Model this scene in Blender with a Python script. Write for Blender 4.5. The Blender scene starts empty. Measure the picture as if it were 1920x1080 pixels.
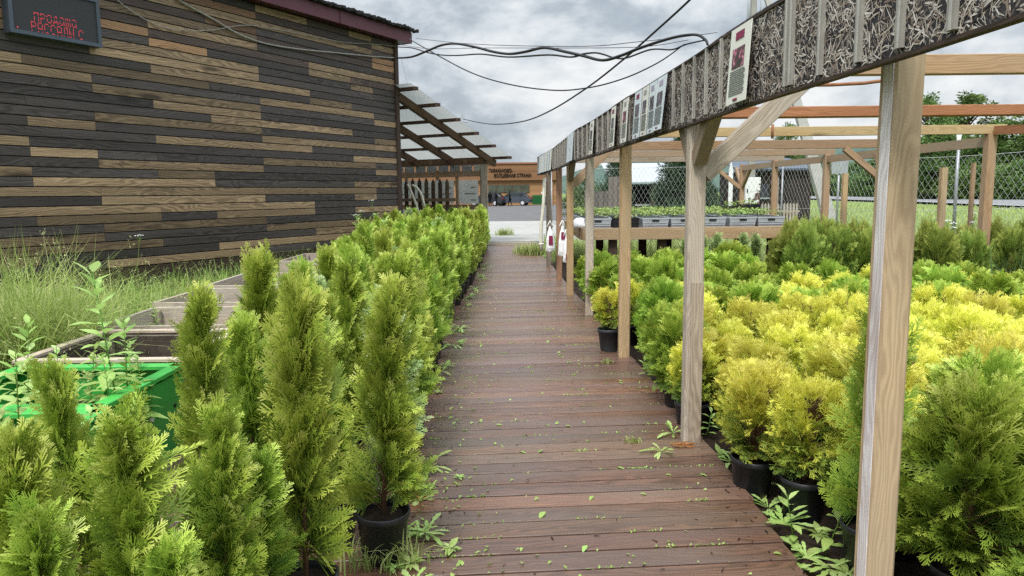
import bpy, math, random
import numpy as np
from mathutils import Vector, Matrix
random.seed(7); RNG = np.random.default_rng(7)
S = bpy.context.scene; COL = S.collection
rad = math.radians

# ------------------------------------------------------------------ camera
F = 1350.0; EYE = np.array([0, 0, 1.5]); PITCH = math.atan(177 / F); ROLL = 0.0105
fw = np.array([0, math.cos(PITCH), -math.sin(PITCH)]); _r = np.array([1., 0, 0]); _u = np.cross(_r, fw)
CR = _r * math.cos(ROLL) - _u * math.sin(ROLL); CU = _u * math.cos(ROLL) + _r * math.sin(ROLL)
cam = bpy.data.cameras.new('camera'); camo = bpy.data.objects.new('camera', cam); COL.objects.link(camo)
cam.sensor_width = 36; cam.lens = F / 1920 * 36; cam.clip_end = 6000; cam.clip_start = .05
camo.matrix_world = Matrix(((CR[0], CU[0], -fw[0], 0), (CR[1], CU[1], -fw[1], 0), (CR[2], CU[2], -fw[2], 1.5), (0, 0, 0, 1)))
S.camera = camo
def ray(u, v): return CR * (u - 960) / F - CU * (v - 540) / F + fw
def G(u, v, z=0.):            # point of the level z seen there
    d = ray(u, v); return EYE + d * ((z - 1.5) / d[2])
def P(u, v, Y):               # point at depth Y seen there
    d = ray(u, v); return EYE + d * (Y / d[1])
def PL(u, v, A, B):           # point of the upright plane through A and B (plan)
    d = ray(u, v); n = np.array([B[1] - A[1], -(B[0] - A[0]), 0.]); a = np.array([A[0], A[1], 0.])
    return EYE + d * (n.dot(a - EYE) / n.dot(d))

# ------------------------------------------------------------------ helpers
def tag(o, label=None, cat=None, group=None, kind=None):
    if label: o['label'] = label
    if cat: o['category'] = cat
    if group: o['group'] = group
    if kind: o['kind'] = kind
    return o
def empty(name, loc=(0, 0, 0), rz=0, label=None, cat=None, group=None):
    o = bpy.data.objects.new(name, None); COL.objects.link(o); o.location = tuple(loc); o.rotation_euler = (0, 0, rz)
    o.empty_display_size = .1
    return tag(o, label, cat, group)
def link(name, me, parent=None):
    o = bpy.data.objects.new(name, me); COL.objects.link(o)
    if parent is not None: o.parent = parent
    return o
def nmesh(name, verts, quads, mat, attrs=None, tris=None, smooth=False):
    """numpy arrays -> mesh"""
    me = bpy.data.meshes.new(name); verts = np.asarray(verts, dtype=np.float32).reshape(-1, 3)
    fl = []; tot = []
    if quads is not None and len(quads): q = np.asarray(quads, dtype=np.int32); fl.append(q.ravel()); tot.append(np.full(len(q), 4, np.int32))
    if tris is not None and len(tris): t = np.asarray(tris, dtype=np.int32); fl.append(t.ravel()); tot.append(np.full(len(t), 3, np.int32))
    fl = np.concatenate(fl); tot = np.concatenate(tot); st = np.concatenate([[0], np.cumsum(tot)[:-1]]).astype(np.int32)
    me.vertices.add(len(verts)); me.vertices.foreach_set('co', verts.ravel())
    me.loops.add(len(fl)); me.loops.foreach_set('vertex_index', fl)
    me.polygons.add(len(tot)); me.polygons.foreach_set('loop_start', st); me.polygons.foreach_set('loop_total', tot)
    if smooth: me.polygons.foreach_set('use_smooth', np.ones(len(tot), bool))
    me.update(calc_edges=True)
    for k, a in (attrs or {}).items():
        at = me.attributes.new(k, 'FLOAT_COLOR', 'POINT'); c = np.ones((len(verts), 4), np.float32); c[:, :3] = a; at.data.foreach_set('color', c.ravel())
    for m in (mat if isinstance(mat, (list, tuple)) else [mat]): me.materials.append(m)
    return me
def perp(d, up=(0, 0, 1)):
    d = Vector(d).normalized(); u = Vector(up)
    if abs(d.dot(u)) > .98: u = Vector((0, 1, 0))
    s = d.cross(u).normalized(); return s, s.cross(d).normalized()
class MB:
    def __init__(self): self.v = []; self.f = []; self.uv = []; self.c = []; self.sm = []
    def face(self, pts, uv=None, col=(1, 1, 1), sm=False):
        b = len(self.v); self.v += [tuple(p) for p in pts]; self.f.append(tuple(range(b, b + len(pts))))
        self.uv.append(uv or [(0, 0)] * len(pts)); self.c.append(col); self.sm.append(sm)
    def beam(self, a, b, w, h, up=(0, 0, 1), col=None, taper=1.0, ch=0.0):
        """box from a to b, width w sideways, height h along up; grain runs along it"""
        a = Vector(a); b = Vector(b); L = (b - a).length; s, u = perp(b - a, up)
        if col is None: k = random.uniform(.85, 1.12); col = (k, k * random.uniform(.97, 1.02), k * random.uniform(.94, 1.03))
        o = (random.uniform(0, 50), random.uniform(0, 50))
        c = [(-.5, -.5), (.5, -.5), (.5, .5), (-.5, .5)]
        if ch > 0:
            e = ch; cw, chh = e / w, e / h
            c = [(-.5 + cw, -.5), (.5 - cw, -.5), (.5, -.5 + chh), (.5, .5 - chh), (.5 - cw, .5), (-.5 + cw, .5), (-.5, .5 - chh), (-.5, -.5 + chh)]
        n = len(c)
        A = [a + s * (x * w) + u * (y * h) for x, y in c]; B = [b + s * (x * w * taper) + u * (y * h * taper) for x, y in c]
        t = 0
        for i in range(n):
            j = (i + 1) % n; wd = (A[j] - A[i]).length
            self.face([A[i], A[j], B[j], B[i]], [(o[0], o[1] + t), (o[0], o[1] + t + wd), (o[0] + L, o[1] + t + wd), (o[0] + L, o[1] + t)], col); t += wd + .013
        ce = tuple(x * .8 for x in col)
        self.face(A[::-1], [(o[0] + x * w * .1, o[1] + y * h) for x, y in c][::-1], ce); self.face(B, [(o[0] + x * w * .1, o[1] + y * h) for x, y in c], ce)
        return self
    def box(self, c, s, rz=0, col=None):
        c = Vector(c); ax = max(range(3), key=lambda i: s[i]); d = [Vector((math.cos(rz), math.sin(rz), 0)), Vector((-math.sin(rz), math.cos(rz), 0)), Vector((0, 0, 1))]
        if ax == 2: return self.beam(c - d[2] * s[2] / 2, c + d[2] * s[2] / 2, s[0], s[1], up=d[1], col=col)
        o = 1 - ax
        return self.beam(c - d[ax] * s[ax] / 2, c + d[ax] * s[ax] / 2, s[o], s[2], col=col)
    def tube(self, pts, r, n=6, col=(1, 1, 1), r2=None, cap=True):
        pts = [Vector(p) for p in pts]; rings = []; m = len(pts)
        for i, p in enumerate(pts):
            d = (pts[min(i + 1, m - 1)] - pts[max(i - 1, 0)]); s, u = perp(d)
            rr = r if r2 is None else r + (r2 - r) * i / max(1, m - 1)
            rings.append([p + s * (rr * math.cos(2 * math.pi * k / n)) + u * (rr * math.sin(2 * math.pi * k / n)) for k in range(n)])
        b = len(self.v)
        for rg in rings: self.v += [tuple(q) for q in rg]
        l = 0
        for i in range(m - 1):
            dl = (pts[i + 1] - pts[i]).length
            for k in range(n):
                k2 = (k + 1) % n; self.f.append((b + i * n + k, b + i * n + k2, b + (i + 1) * n + k2, b + (i + 1) * n + k))
                self.uv.append([(l, k * .02), (l, k * .02 + .02), (l + dl, k * .02 + .02), (l + dl, k * .02)]); self.c.append(col); self.sm.append(True)
            l += dl
        if cap:
            for base, rev in ((b, True), (b + (m - 1) * n, False)):
                ids = tuple(range(base, base + n)); self.f.append(ids[::-1] if rev else ids); self.uv.append([(0, 0)] * n); self.c.append(col); self.sm.append(False)
        return self
    def lathe(self, prof, n=20, c=(0, 0, 0), col=(1, 1, 1)):
        b = len(self.v)
        for r, z in prof: self.v += [(c[0] + r * math.cos(2 * math.pi * k / n), c[1] + r * math.sin(2 * math.pi * k / n), c[2] + z) for k in range(n)]
        for i in range(len(prof) - 1):
            for k in range(n):
                k2 = (k + 1) % n; self.f.append((b + i * n + k, b + i * n + k2, b + (i + 1) * n + k2, b + (i + 1) * n + k)); self.uv.append([(0, 0)] * 4); self.c.append(col); self.sm.append(True)
        return self
    def prism(self, poly, d, col=(1, 1, 1)):
        """polygon (3D points) pushed along d"""
        p = [Vector(q) for q in poly]; d = Vector(d); q = [x + d for x in p]; n = len(p)
        self.face(p[::-1], [(x.x + x.y, x.z) for x in p[::-1]], col); self.face(q, [(x.x + x.y, x.z) for x in q], col)
        for i in range(n):
            j = (i + 1) % n; self.face([p[i], p[j], q[j], q[i]], [(p[i].x + p[i].y, p[i].z), (p[j].x + p[j].y, p[j].z), (q[j].x + q[j].y, q[j].z), (q[i].x + q[i].y, q[i].z)], col)
        return self
    def mesh(self, name, mat):
        me = bpy.data.meshes.new(name); me.from_pydata(self.v, [], self.f)
        uvl = me.uv_layers.new(name='UVMap'); uvl.data.foreach_set('uv', [x for f in self.uv for p in f for x in p])
        ca = me.attributes.new('tint', 'FLOAT_COLOR', 'CORNER'); ca.data.foreach_set('color', [x for f, c in zip(self.f, self.c) for _ in f for x in (c[0], c[1], c[2], 1)])
        me.polygons.foreach_set('use_smooth', self.sm)
        for m in (mat if isinstance(mat, (list, tuple)) else [mat]): me.materials.append(m)
        me.update(); return me
    def build(self, name, mat, parent=None): return link(name, self.mesh(name, mat), parent)

# ------------------------------------------------------------------ materials
class N:
    def __init__(self, name):
        self.m = bpy.data.materials.new(name); self.m.use_nodes = True; self.t = self.m.node_tree; self.t.nodes.clear()
        self.out = self.t.nodes.new('ShaderNodeOutputMaterial')
    def n(self, ty, **kw):
        nd = self.t.nodes.new('ShaderNode' + ty)
        for k, v in kw.items():
            if k.startswith('i_'):
                key = k[2:]; key = int(key) if key.isdigit() else key.replace('_', ' ')
                if hasattr(v, 'is_output'): self.t.links.new(v, nd.inputs[key])
                else: nd.inputs[key].default_value = v
            else: setattr(nd, k, v)
        return nd
    def noise(self, vec, scale, detail=3, rough=.55, dist=0.):
        nd = self.n('TexNoise', i_Scale=scale, i_Detail=detail, i_Roughness=rough, i_Distortion=dist)
        if vec is not None: self.t.links.new(vec, nd.inputs['Vector'])
        return nd.outputs['Fac']
    def map(self, vec, scale=(1, 1, 1), rot=(0, 0, 0), loc=(0, 0, 0)):
        nd = self.n('Mapping', i_Vector=vec); nd.inputs['Scale'].default_value = scale; nd.inputs['Rotation'].default_value = rot; nd.inputs['Location'].default_value = loc
        return nd.outputs[0]
    def ramp(self, fac, stops, interp='LINEAR'):
        nd = self.n('ValToRGB', i_Fac=fac); cr = nd.color_ramp; cr.interpolation = interp
        while len(cr.elements) < len(stops): cr.elements.new(.5)
        for e, (p, c) in zip(cr.elements, stops): e.position = p; e.color = (c, c, c, 1) if isinstance(c, (int, float)) else (*c, 1)
        return nd.outputs[0]
    def mix(self, f, a, b, mode='MIX'):
        nd = self.n('Mix', data_type='RGBA', blend_type=mode)
        for s, v in ((nd.inputs[0], f), (nd.inputs[6], a), (nd.inputs[7], b)):
            if hasattr(v, 'is_output'): self.t.links.new(v, s)
            else: s.default_value = v if isinstance(v, (int, float)) else ((*v, 1) if len(v) == 3 else v)
        return nd.outputs[2]
    def math(self, op, a, b=0.):
        nd = self.n('Math', operation=op)
        for s, v in ((nd.inputs[0], a), (nd.inputs[1], b)):
            if hasattr(v, 'is_output'): self.t.links.new(v, s)
            else: s.default_value = v
        return nd.outputs[0]
    def attr(self, name): return self.n('Attribute', attribute_name=name)
    def bsdf(self, color, rough=.6, spec=.4, bump=None, bd=.1, bs=.5, **kw):
        p = self.n('BsdfPrincipled', i_Specular_IOR_Level=spec)
        for k, v in (('Base Color', color), ('Roughness', rough)):
            if hasattr(v, 'is_output'): self.t.links.new(v, p.inputs[k])
            else: p.inputs[k].default_value = v if isinstance(v, (int, float)) else (*v, 1)
        for k, v in kw.items(): p.inputs[k.replace('_', ' ')].default_value = v
        if bump is not None:
            b = self.n('Bump', i_Height=bump, i_Distance=bd, i_Strength=bs); self.t.links.new(b.outputs[0], p.inputs['Normal'])
        return p.outputs[0]
    def done(self, sh): self.t.links.new(sh, self.out.inputs['Surface']); return self.m
def plain(name, col, rough=.5, spec=.4, var=.15, scale=8, metallic=0., bump=0.):
    k = N(name); tc = k.n('TexCoord').outputs['Object']; f = k.noise(tc, scale, 5, .65)
    c = k.ramp(f, [(.25, tuple(x * (1 - var) for x in col)), (.75, tuple(min(1, x * (1 + var)) for x in col))])
    c = k.mix(1., c, k.attr('tint').outputs['Color'], 'MULTIPLY')
    return k.done(k.bsdf(c, rough, spec, bump=f if bump else None, bd=bump, Metallic=metallic))
def wood(name, light, dark, rough=.75, grain=1., spec=.25, bd=.004, grey=None, gloss=None, knots=.7, stain=None, gs=1.):
    k = N(name); uv = k.map(k.n('UVMap').outputs[0], (gs, gs, 1))
    w = k.noise(k.map(uv, (.9, 9, 1)), 1.0, 4, .6)                      # broad tone along the piece
    dv = k.n('VectorMath', operation='ADD', i_0=k.map(uv, (.8, 9., 1))); nz = k.n('TexNoise', i_Scale=1., i_Detail=3.); k.t.links.new(k.map(uv, (1.0, 5, 1)), nz.inputs['Vector']); o3 = k.n('VectorMath', operation='SCALE', i_0=nz.outputs['Color']); o3.inputs['Scale'].default_value = 3.2; k.t.links.new(o3.outputs[0], dv.inputs[1])
    wv = k.n('TexWave', wave_type='BANDS', bands_direction='Y', i_Scale=1.6 * grain, i_Distortion=2.5, i_Detail=3., i_Detail_Scale=1.5); k.t.links.new(dv.outputs[0], wv.inputs['Vector'])
    fine = k.noise(k.map(uv, (4, 260, 1)), 1.0, 5, .75); fine2 = k.noise(k.map(uv, (9, 60, 1)), 1., 4, .7)
    f = k.math('ADD', k.math('ADD', k.math('MULTIPLY', wv.outputs['Fac'], .20), k.math('MULTIPLY', fine2, .22)), k.math('ADD', k.math('MULTIPLY', w, .42), k.math('MULTIPLY', fine, .22)))
    c = k.ramp(f, [(.34, dark), (.53, tuple((a + b) / 2 for a, b in zip(light, dark))), (.72, light)])
    vo = k.n('TexVoronoi', feature='F1', i_Scale=1.); k.t.links.new(k.map(uv, (.9, 4.6, 1)), vo.inputs['Vector'])
    kn = k.ramp(vo.outputs['Distance'], [(.05, 1), (.13, 0)])
    c = k.mix(k.math('MULTIPLY', kn, knots), c, tuple(x * .35 for x in dark))
    if grey:
        gm = k.ramp(k.noise(k.map(uv, (.7, 4, 1), loc=(9, 3, 0)), 1., 4, .6), [(.35, 0), (.65, 1)]); c = k.mix(k.math('MULTIPLY', gm, .8), c, grey)
    if stain:
        gm = k.ramp(k.noise(k.map(uv, (1.1, 2.5, 1), loc=(3, 7, 0)), 1., 5, .7), [(.45, 0), (.7, 1)]); c = k.mix(k.math('MULTIPLY', gm, .7), c, stain)
    c = k.mix(1., c, k.attr('tint').outputs['Color'], 'MULTIPLY')
    r = rough
    if gloss: r = k.ramp(k.noise(k.map(uv, (.8, 2.2, 1)), 1., 5, .7), [(.35, gloss), (.7, rough)])
    return k.done(k.bsdf(c, r, spec, bump=f, bd=bd, bs=.6))
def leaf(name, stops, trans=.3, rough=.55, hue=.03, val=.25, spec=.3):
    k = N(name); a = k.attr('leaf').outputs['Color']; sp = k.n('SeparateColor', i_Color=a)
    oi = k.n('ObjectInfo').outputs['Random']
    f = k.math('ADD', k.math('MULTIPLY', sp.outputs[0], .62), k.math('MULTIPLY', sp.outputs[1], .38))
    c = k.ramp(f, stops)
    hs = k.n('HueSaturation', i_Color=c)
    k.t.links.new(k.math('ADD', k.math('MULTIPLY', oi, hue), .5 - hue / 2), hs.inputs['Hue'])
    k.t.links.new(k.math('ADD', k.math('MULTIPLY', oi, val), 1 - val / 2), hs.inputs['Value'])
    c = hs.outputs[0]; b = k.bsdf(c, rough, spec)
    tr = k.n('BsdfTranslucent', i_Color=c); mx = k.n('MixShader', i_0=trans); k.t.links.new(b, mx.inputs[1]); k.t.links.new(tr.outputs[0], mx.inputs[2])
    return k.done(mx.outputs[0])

M = {}
M['deck'] = wood('wet_deck_wood', (.205, .105, .064), (.050, .026, .018), rough=.52, gloss=.20, spec=.46, bd=.005, grey=(.135, .098, .080), knots=.3)
M['post'] = wood('pale_post_wood', (.56, .42, .25), (.235, .15, .075), rough=.8, grey=(.42, .34, .24), knots=.75, grain=1.1)
M['oldpost'] = wood('weathered_post_wood', (.54, .475, .38), (.17, .125, .080), rough=.85, grey=(.40, .365, .32), knots=.6, grain=1.2)
M['beam'] = wood('brown_beam_wood', (.42, .275, .16), (.22, .135, .075), rough=.75, knots=.6, grey=(.33, .25, .18))
M['redbeam'] = wood('red_brown_beam_wood', (.35, .165, .085), (.18, .075, .038), rough=.7, knots=.5)
M['clad'] = wood('cladding_wood', (1.0, .97, .92), (.26, .23, .22), rough=.62, spec=.35, grain=1.2, knots=.85, bd=.004, gloss=.4, gs=.5)
M['grey'] = wood('grey_weathered_wood', (.54, .455, .36), (.20, .155, .115), rough=.85, knots=.4, grey=(.40, .37, .33))
M['darkwood'] = wood('dark_brown_wood', (.13, .085, .06), (.05, .034, .026), rough=.75)
M['picket'] = wood('picket_wood', (.20, .15, .10), (.075, .058, .045), rough=.85)
M['purple'] = plain('purple_metal_fascia', (.105, .028, .045), .4, .4, .12, 3)
M['tar'] = plain('black_roofing_felt', (.022, .021, .022), .9, .2, .4, 20, bump=.01)
M['slate'] = plain('slate_blue_metal', (.060, .078, .105), .5, .4, .12, 4)
M['screen'] = plain('dark_screen_face', (.036, .038, .043), .6, .3, .1, 60)
M['pot'] = plain('black_plastic', (.020, .021, .024), .42, .45, .25, 9)
M['potgrey'] = plain('dark_grey_plastic', (.038, .042, .050), .45, .45, .2, 9)
M['soil'] = plain('dark_soil', (.022, .015, .011), .95, .1, .5, 60, bump=.02)
M['tray'] = plain('grey_plastic_tray', (.36, .385, .41), .5, .4, .12, 6)
M['green'] = plain('green_painted_plastic', (.042, .33, .052), .38, .45, .14, 5)
M['greendark'] = plain('green_inner_panel', (.012, .10, .025), .5, .4, .2, 5)
M['white'] = plain('white_paint', (.74, .75, .75), .5, .4, .06, 5)
M['poly'] = plain('white_plastic_bag', (.82, .82, .82), .4, .4, .05, 8)
M['maroon'] = plain('maroon_print', (.20, .02, .06), .5, .3, .15, 12)
M['black'] = plain('black_rubber', (.016, .016, .018), .5, .3, .2, 9)
M['strip'] = plain('grey_plastic_strip', (.30, .29, .27), .35, .5, .18, 20)
M['paper'] = plain('cream_paper', (.66, .66, .60), .6, .3, .05, 6)
M['concrete'] = plain('pale_concrete', (.29, .285, .27), .85, .2, .18, 3, bump=.004)
M['gravel'] = plain('grey_gravel_lot', (.115, .112, .112), .9, .2, .3, 1.2, bump=.02)
M['asphalt'] = plain('road_asphalt', (.20, .20, .205), .85, .2, .12, .5)
M['steel'] = plain('galvanised_steel', (.27, .28, .29), .4, .5, .1, 6, metallic=.4)
M['wire'] = plain('galvanised_wire', (.40, .41, .41), .5, .5, .1, 9, metallic=.2)
M['twig'] = plain('brown_twig_bark', (.12, .065, .035), .85, .2, .3, 40)
M['bark'] = plain('grey_bark', (.11, .085, .065), .9, .2, .3, 12, bump=.02)
M['conduit'] = plain('cream_hose_plastic', (.66, .63, .52), .45, .4, .08, 10)
M['thuja'] = leaf('green_thuja_foliage', [(0., (.024, .055, .012)), (.28, (.080, .165, .022)), (.55, (.235, .36, .040)), (.8, (.44, .545, .080)), (1., (.66, .71, .22))], .22, hue=.03, val=.3)  # green bases and yellow tips, range widened to paint shade between the sprays
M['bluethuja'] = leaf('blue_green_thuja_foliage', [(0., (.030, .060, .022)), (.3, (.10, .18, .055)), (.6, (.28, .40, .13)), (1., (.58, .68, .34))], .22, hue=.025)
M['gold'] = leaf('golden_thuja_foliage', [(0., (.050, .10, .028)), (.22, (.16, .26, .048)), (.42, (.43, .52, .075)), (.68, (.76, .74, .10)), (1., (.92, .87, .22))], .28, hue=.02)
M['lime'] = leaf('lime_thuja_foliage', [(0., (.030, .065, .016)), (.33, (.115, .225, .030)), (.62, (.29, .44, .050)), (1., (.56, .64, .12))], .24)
M['grass'] = leaf('tall_grass_blades', [(0., (.13, .25, .04)), (.4, (.25, .40, .08)), (.75, (.42, .52, .16)), (1., (.62, .60, .32))], .38, .6)
M['turf'] = leaf('short_meadow_grass', [(0., (.19, .27, .065)), (.5, (.34, .42, .13)), (1., (.56, .57, .26))], .35, .6)
M['reed'] = leaf('blue_green_reed_leaves', [(0., (.06, .12, .05)), (.5, (.12, .20, .09)), (1., (.22, .30, .14))], .25, .5)
M['weed'] = leaf('fresh_weed_leaves', [(0., (.20, .34, .07)), (.5, (.38, .54, .14)), (1., (.56, .68, .28))], .4, .5)
M['sprout'] = leaf('bright_sprout_leaves', [(0., (.11, .13, .035)), (.4, (.19, .29, .06)), (.8, (.36, .44, .13)), (1., (.50, .50, .24))], .3, .5)
M['treeleaf'] = leaf('birch_and_willow_leaves', [(0., (.045, .085, .022)), (.5, (.10, .175, .042)), (1., (.21, .29, .085))], .3, .55)
M['darkneedle'] = leaf('dark_conifer_needles', [(0., (.020, .042, .022)), (.5, (.045, .085, .040)), (1., (.085, .135, .065))], .15, .6)
M['white_flower'] = plain('white_petals', (.8, .8, .78), .6, .3, .05, 9)
M['yellow_flower'] = plain('yellow_petals', (.75, .62, .06), .6, .3, .1, 9)
M['dry'] = plain('dry_orange_sprig', (.36, .15, .05), .8, .2, .3, 40)

# ------------------------------------------------------------------ world and light
W = bpy.data.worlds.new('World'); S.world = W; W.use_nodes = True; nt = W.node_tree; nt.nodes.clear()
SUN_EL, SUN_AZ = rad(52), rad(200)
class WN(N):
    def __init__(self): self.t = nt
k = WN(); wo = k.n('OutputWorld')
sky = k.n('TexSky', sky_type='NISHITA', sun_disc=False, sun_elevation=SUN_EL, sun_rotation=SUN_AZ, air_density=1.2, dust_density=2.)
bg1 = k.n('Background', i_Strength=.1); nt.links.new(sky.outputs[0], bg1.inputs[0])
dr = k.n('TexCoord').outputs['Generated']; sx = k.n('SeparateXYZ', i_0=dr)
cvec = k.map(dr, (1., 1., 1.9), loc=(.37, .2, .1))
big = k.noise(cvec, 3.1, 9, .58, .3); sml = k.noise(k.map(dr, (1., 1., 2.2), loc=(4.2, 1.7, 0)), 8.5, 8, .6, .25)
cl = k.math('ADD', k.math('MULTIPLY', big, .68), k.math('MULTIPLY', sml, .32))
cc = k.ramp(cl, [(.38, (.40, .475, .55)), (.47, (.55, .62, .69)), (.53, (.80, .86, .91)), (.60, (1.06, 1.08, 1.09))])
zc_ = k.math('MAXIMUM', sx.outputs[2], 0.)          # overcast brightening towards the zenith, boosted out of view to light the foreground
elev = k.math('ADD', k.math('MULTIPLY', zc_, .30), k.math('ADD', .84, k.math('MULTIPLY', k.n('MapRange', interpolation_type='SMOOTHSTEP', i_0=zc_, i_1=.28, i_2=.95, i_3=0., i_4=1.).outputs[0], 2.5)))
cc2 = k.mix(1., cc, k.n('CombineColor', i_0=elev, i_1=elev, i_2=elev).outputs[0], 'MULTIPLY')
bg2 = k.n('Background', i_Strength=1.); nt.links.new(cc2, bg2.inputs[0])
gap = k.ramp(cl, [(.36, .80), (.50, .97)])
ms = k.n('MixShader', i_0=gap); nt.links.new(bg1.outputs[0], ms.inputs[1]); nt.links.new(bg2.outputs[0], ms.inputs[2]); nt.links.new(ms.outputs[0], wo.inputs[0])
sl = bpy.data.lights.new('sun', 'SUN'); sl.energy = 3.3; sl.angle = rad(14); sl.color = (1, .965, .91)
so = bpy.data.objects.new('sun', sl); COL.objects.link(so)
sd = Vector((math.sin(SUN_AZ) * math.cos(SUN_EL), math.cos(SUN_AZ) * math.cos(SUN_EL), math.sin(SUN_EL)))
so.rotation_euler = sd.to_track_quat('Z', 'Y').to_euler()
S.view_settings.view_transform = 'Standard'; S.view_settings.look = 'None'; S.view_settings.gamma = 1; S.view_settings.exposure = 0.
S.cycles.use_denoising = False; S.cycles.max_bounces = 8; S.cycles.diffuse_bounces = 2; S.cycles.transparent_max_bounces = 8
# ------------------------------------------------------------------ ground, deck, slab, lot, road, hills
def smooth(a, b, x):
    t = np.clip((x - a) / (b - a), 0, 1); return t * t * (3 - 2 * t)
def hgt(x, y):
    z = -.07 + 0 * x
    z = z + smooth(7.5, 17, x) * smooth(4, 12, y) * .60
    return z
xs = np.unique(np.concatenate([np.arange(-14, 30, .5), np.arange(-900, -14, 60), np.arange(30, 120, 6), np.arange(120, 900, 60)]))
ys = np.unique(np.concatenate([np.arange(-4, 44, .5), np.arange(-60, -4, 14), np.arange(44, 150, 6), np.arange(150, 1500, 75)]))
X, Y = np.meshgrid(xs, ys); Zg = hgt(X, Y)
Zg = np.where((X > -13) & (X < 3.2) & (Y > 21), -.02, Zg)
idx = np.arange(X.size).reshape(X.shape); qd = np.stack([idx[:-1, :-1], idx[:-1, 1:], idx[1:, 1:], idx[1:, :-1]], -1).reshape(-1, 4)
k = N('soil_and_meadow'); tc = k.n('TexCoord').outputs['Object']; sp = k.n('SeparateXYZ', i_0=tc)
n1 = k.noise(tc, 26, 6, .75); n2 = k.noise(tc, .8, 5, .65)
soil = k.ramp(n1, [(.3, (.018, .013, .010)), (.6, (.040, .028, .021)), (.85, (.10, .075, .055))])
grass = k.ramp(k.math('ADD', k.math('MULTIPLY', n1, .5), k.math('MULTIPLY', n2, .5)), [(.3, (.10, .15, .04)), (.55, (.18, .235, .075)), (.75, (.31, .33, .15))])
edge = k.math('ADD', sp.outputs[0], k.math('MULTIPLY', k.math('SUBTRACT', n2, .5), 1.2))
fr = k.ramp(k.math('MULTIPLY', k.math('ADD', edge, 0.), .1), [(.50, 0), (.56, 1)])
fl = k.ramp(k.math('MULTIPLY', k.math('SUBTRACT', -1.6, edge), 1.), [(0., 0), (.4, 1)])
far = k.ramp(k.math('MULTIPLY', sp.outputs[1], .02), [(.32, 0), (.36, 1)])
k_all = k.math('MAXIMUM', k.math('MAXIMUM', fr, fl), far)
mg = k.done(k.bsdf(k.mix(k_all, soil, grass), .95, .1, bump=n1, bd=.02))
g = link('ground', nmesh('ground', np.stack([X, Y, Zg], -1), qd, mg, smooth=True)); g['kind'] = 'structure'

def deck_r(y): return float(np.interp(y, [1, 2.67, 3.4, 4.2, 4.8, 6.25, 8.8, 10.6, 12.7, 15, 17, 21], [1.12, 1.15, 1.17, 1.16, 1.15, 1.1, 1.04, .95, .9, .84, .76, .66]))
mb = MB(); y = .5; a = rad(4.0); i = 0
while y < 20.95:
    w = .1345; yc = y + w / 2
    xr = deck_r(yc) + random.uniform(-.006, .006); xl = -2.0
    t = random.random(); kk = random.uniform(.78, 1.16)
    col = (kk, kk * random.uniform(.93, 1.03), kk * random.uniform(.9, 1.05))
    if t > .82: col = (kk * 1.16, kk * 1.06, kk * .98)
    A = Vector((xl, yc + (xl) * math.tan(a), -.017 + random.uniform(-.002, .002))); B = Vector((xr, yc + xr * math.tan(a), -.017 + random.uniform(-.002, .002)))
    # joint somewhere left of the walkway's middle on some boards
    mb.beam(A, B, w, .034, col=col, ch=.003)
    y += .1475 if y > .9 else .1475
    i += 1
for xx in (-1.8, -1.0, -.2, .6): mb.beam((xx, .3, -.07), (xx * .93, 20.9, -.07), .05, .08, col=(.3, .3, .3))
d = mb.build('boardwalk', M['deck']); d['kind'] = 'structure'

mb = MB()     # pale concrete slabs beyond the step
for j, (ya, yb) in enumerate([(21.25, 25.2), (25.23, 29.2), (29.23, 33.2), (33.23, 37)]):
    for xa, xb in ((-9, -5.02), (-5, -1.52), (-1.5, 2.0), (2.02, 5)):
        kk = random.uniform(.85, 1.15); mb.box(((xa + xb) / 2, (ya + yb) / 2, .02), (xb - xa, yb - ya, .16), col=(kk, kk, kk * .98))
s = mb.build('concrete_pavement', M['concrete']); s['kind'] = 'structure'
mb = MB(); mb.beam((-1.4, 21.1, .0), (.75, 21.22, .02), .2, .12, col=(.9, .9, .9)); mb.beam((-1.4, 20.98, -.05), (.7, 21.08, -.05), .06, .1, col=(.6, .6, .6))
s = mb.build('step_edge', M['grey']); s['kind'] = 'structure'
mb = MB(); mb.face([(-60, 37, .03), (13, 37, .03), (13, 130, .03), (-60, 130, .03)], [(0, 0)] * 4)
s = mb.build('gravel_parking_lot', M['gravel']); s['kind'] = 'structure'
mb = MB(); mb.beam((-9, 37.1, .04), (5, 37.1, .04), .15, .16, col=(.8, .8, .8)); s = mb.build('kerb', M['concrete']); s['kind'] = 'structure'
# road on its low bank behind the fence
mb = MB(); pts = [(19, 4), (21, 18), (24, 34.6), (27.5, 50), (31.6, 79), (36, 110), (62, 210)]
for (xa, ya), (xb, yb) in zip(pts[:-1], pts[1:]):
    ns = 8
    for q in range(ns):
        t0, t1 = q / ns, (q + 1) / ns
        for lane, (o0, o1) in enumerate(((0, 4.5), (4.5, 9))):
            p = []
            for t, o in ((t0, o0), (t0, o1), (t1, o1), (t1, o0)):
                x = xa + (xb - xa) * t + o; yy = ya + (yb - ya) * t; p.append((x, yy, .68))
            mb.face(p)
s = mb.build('road', M['asphalt']); s['kind'] = 'structure'
mb = MB()
for (xa, ya), (xb, yb) in zip(pts[:-1], pts[1:]):
    for o in (.25, 8.6): mb.face([(xa + o, ya, 0.686), (xa + o + .14, ya, 0.686), (xb + o + .14, yb, 0.686), (xb + o, yb, 0.686)])
s = mb.build('road_markings', M['white']); s['kind'] = 'structure'
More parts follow.
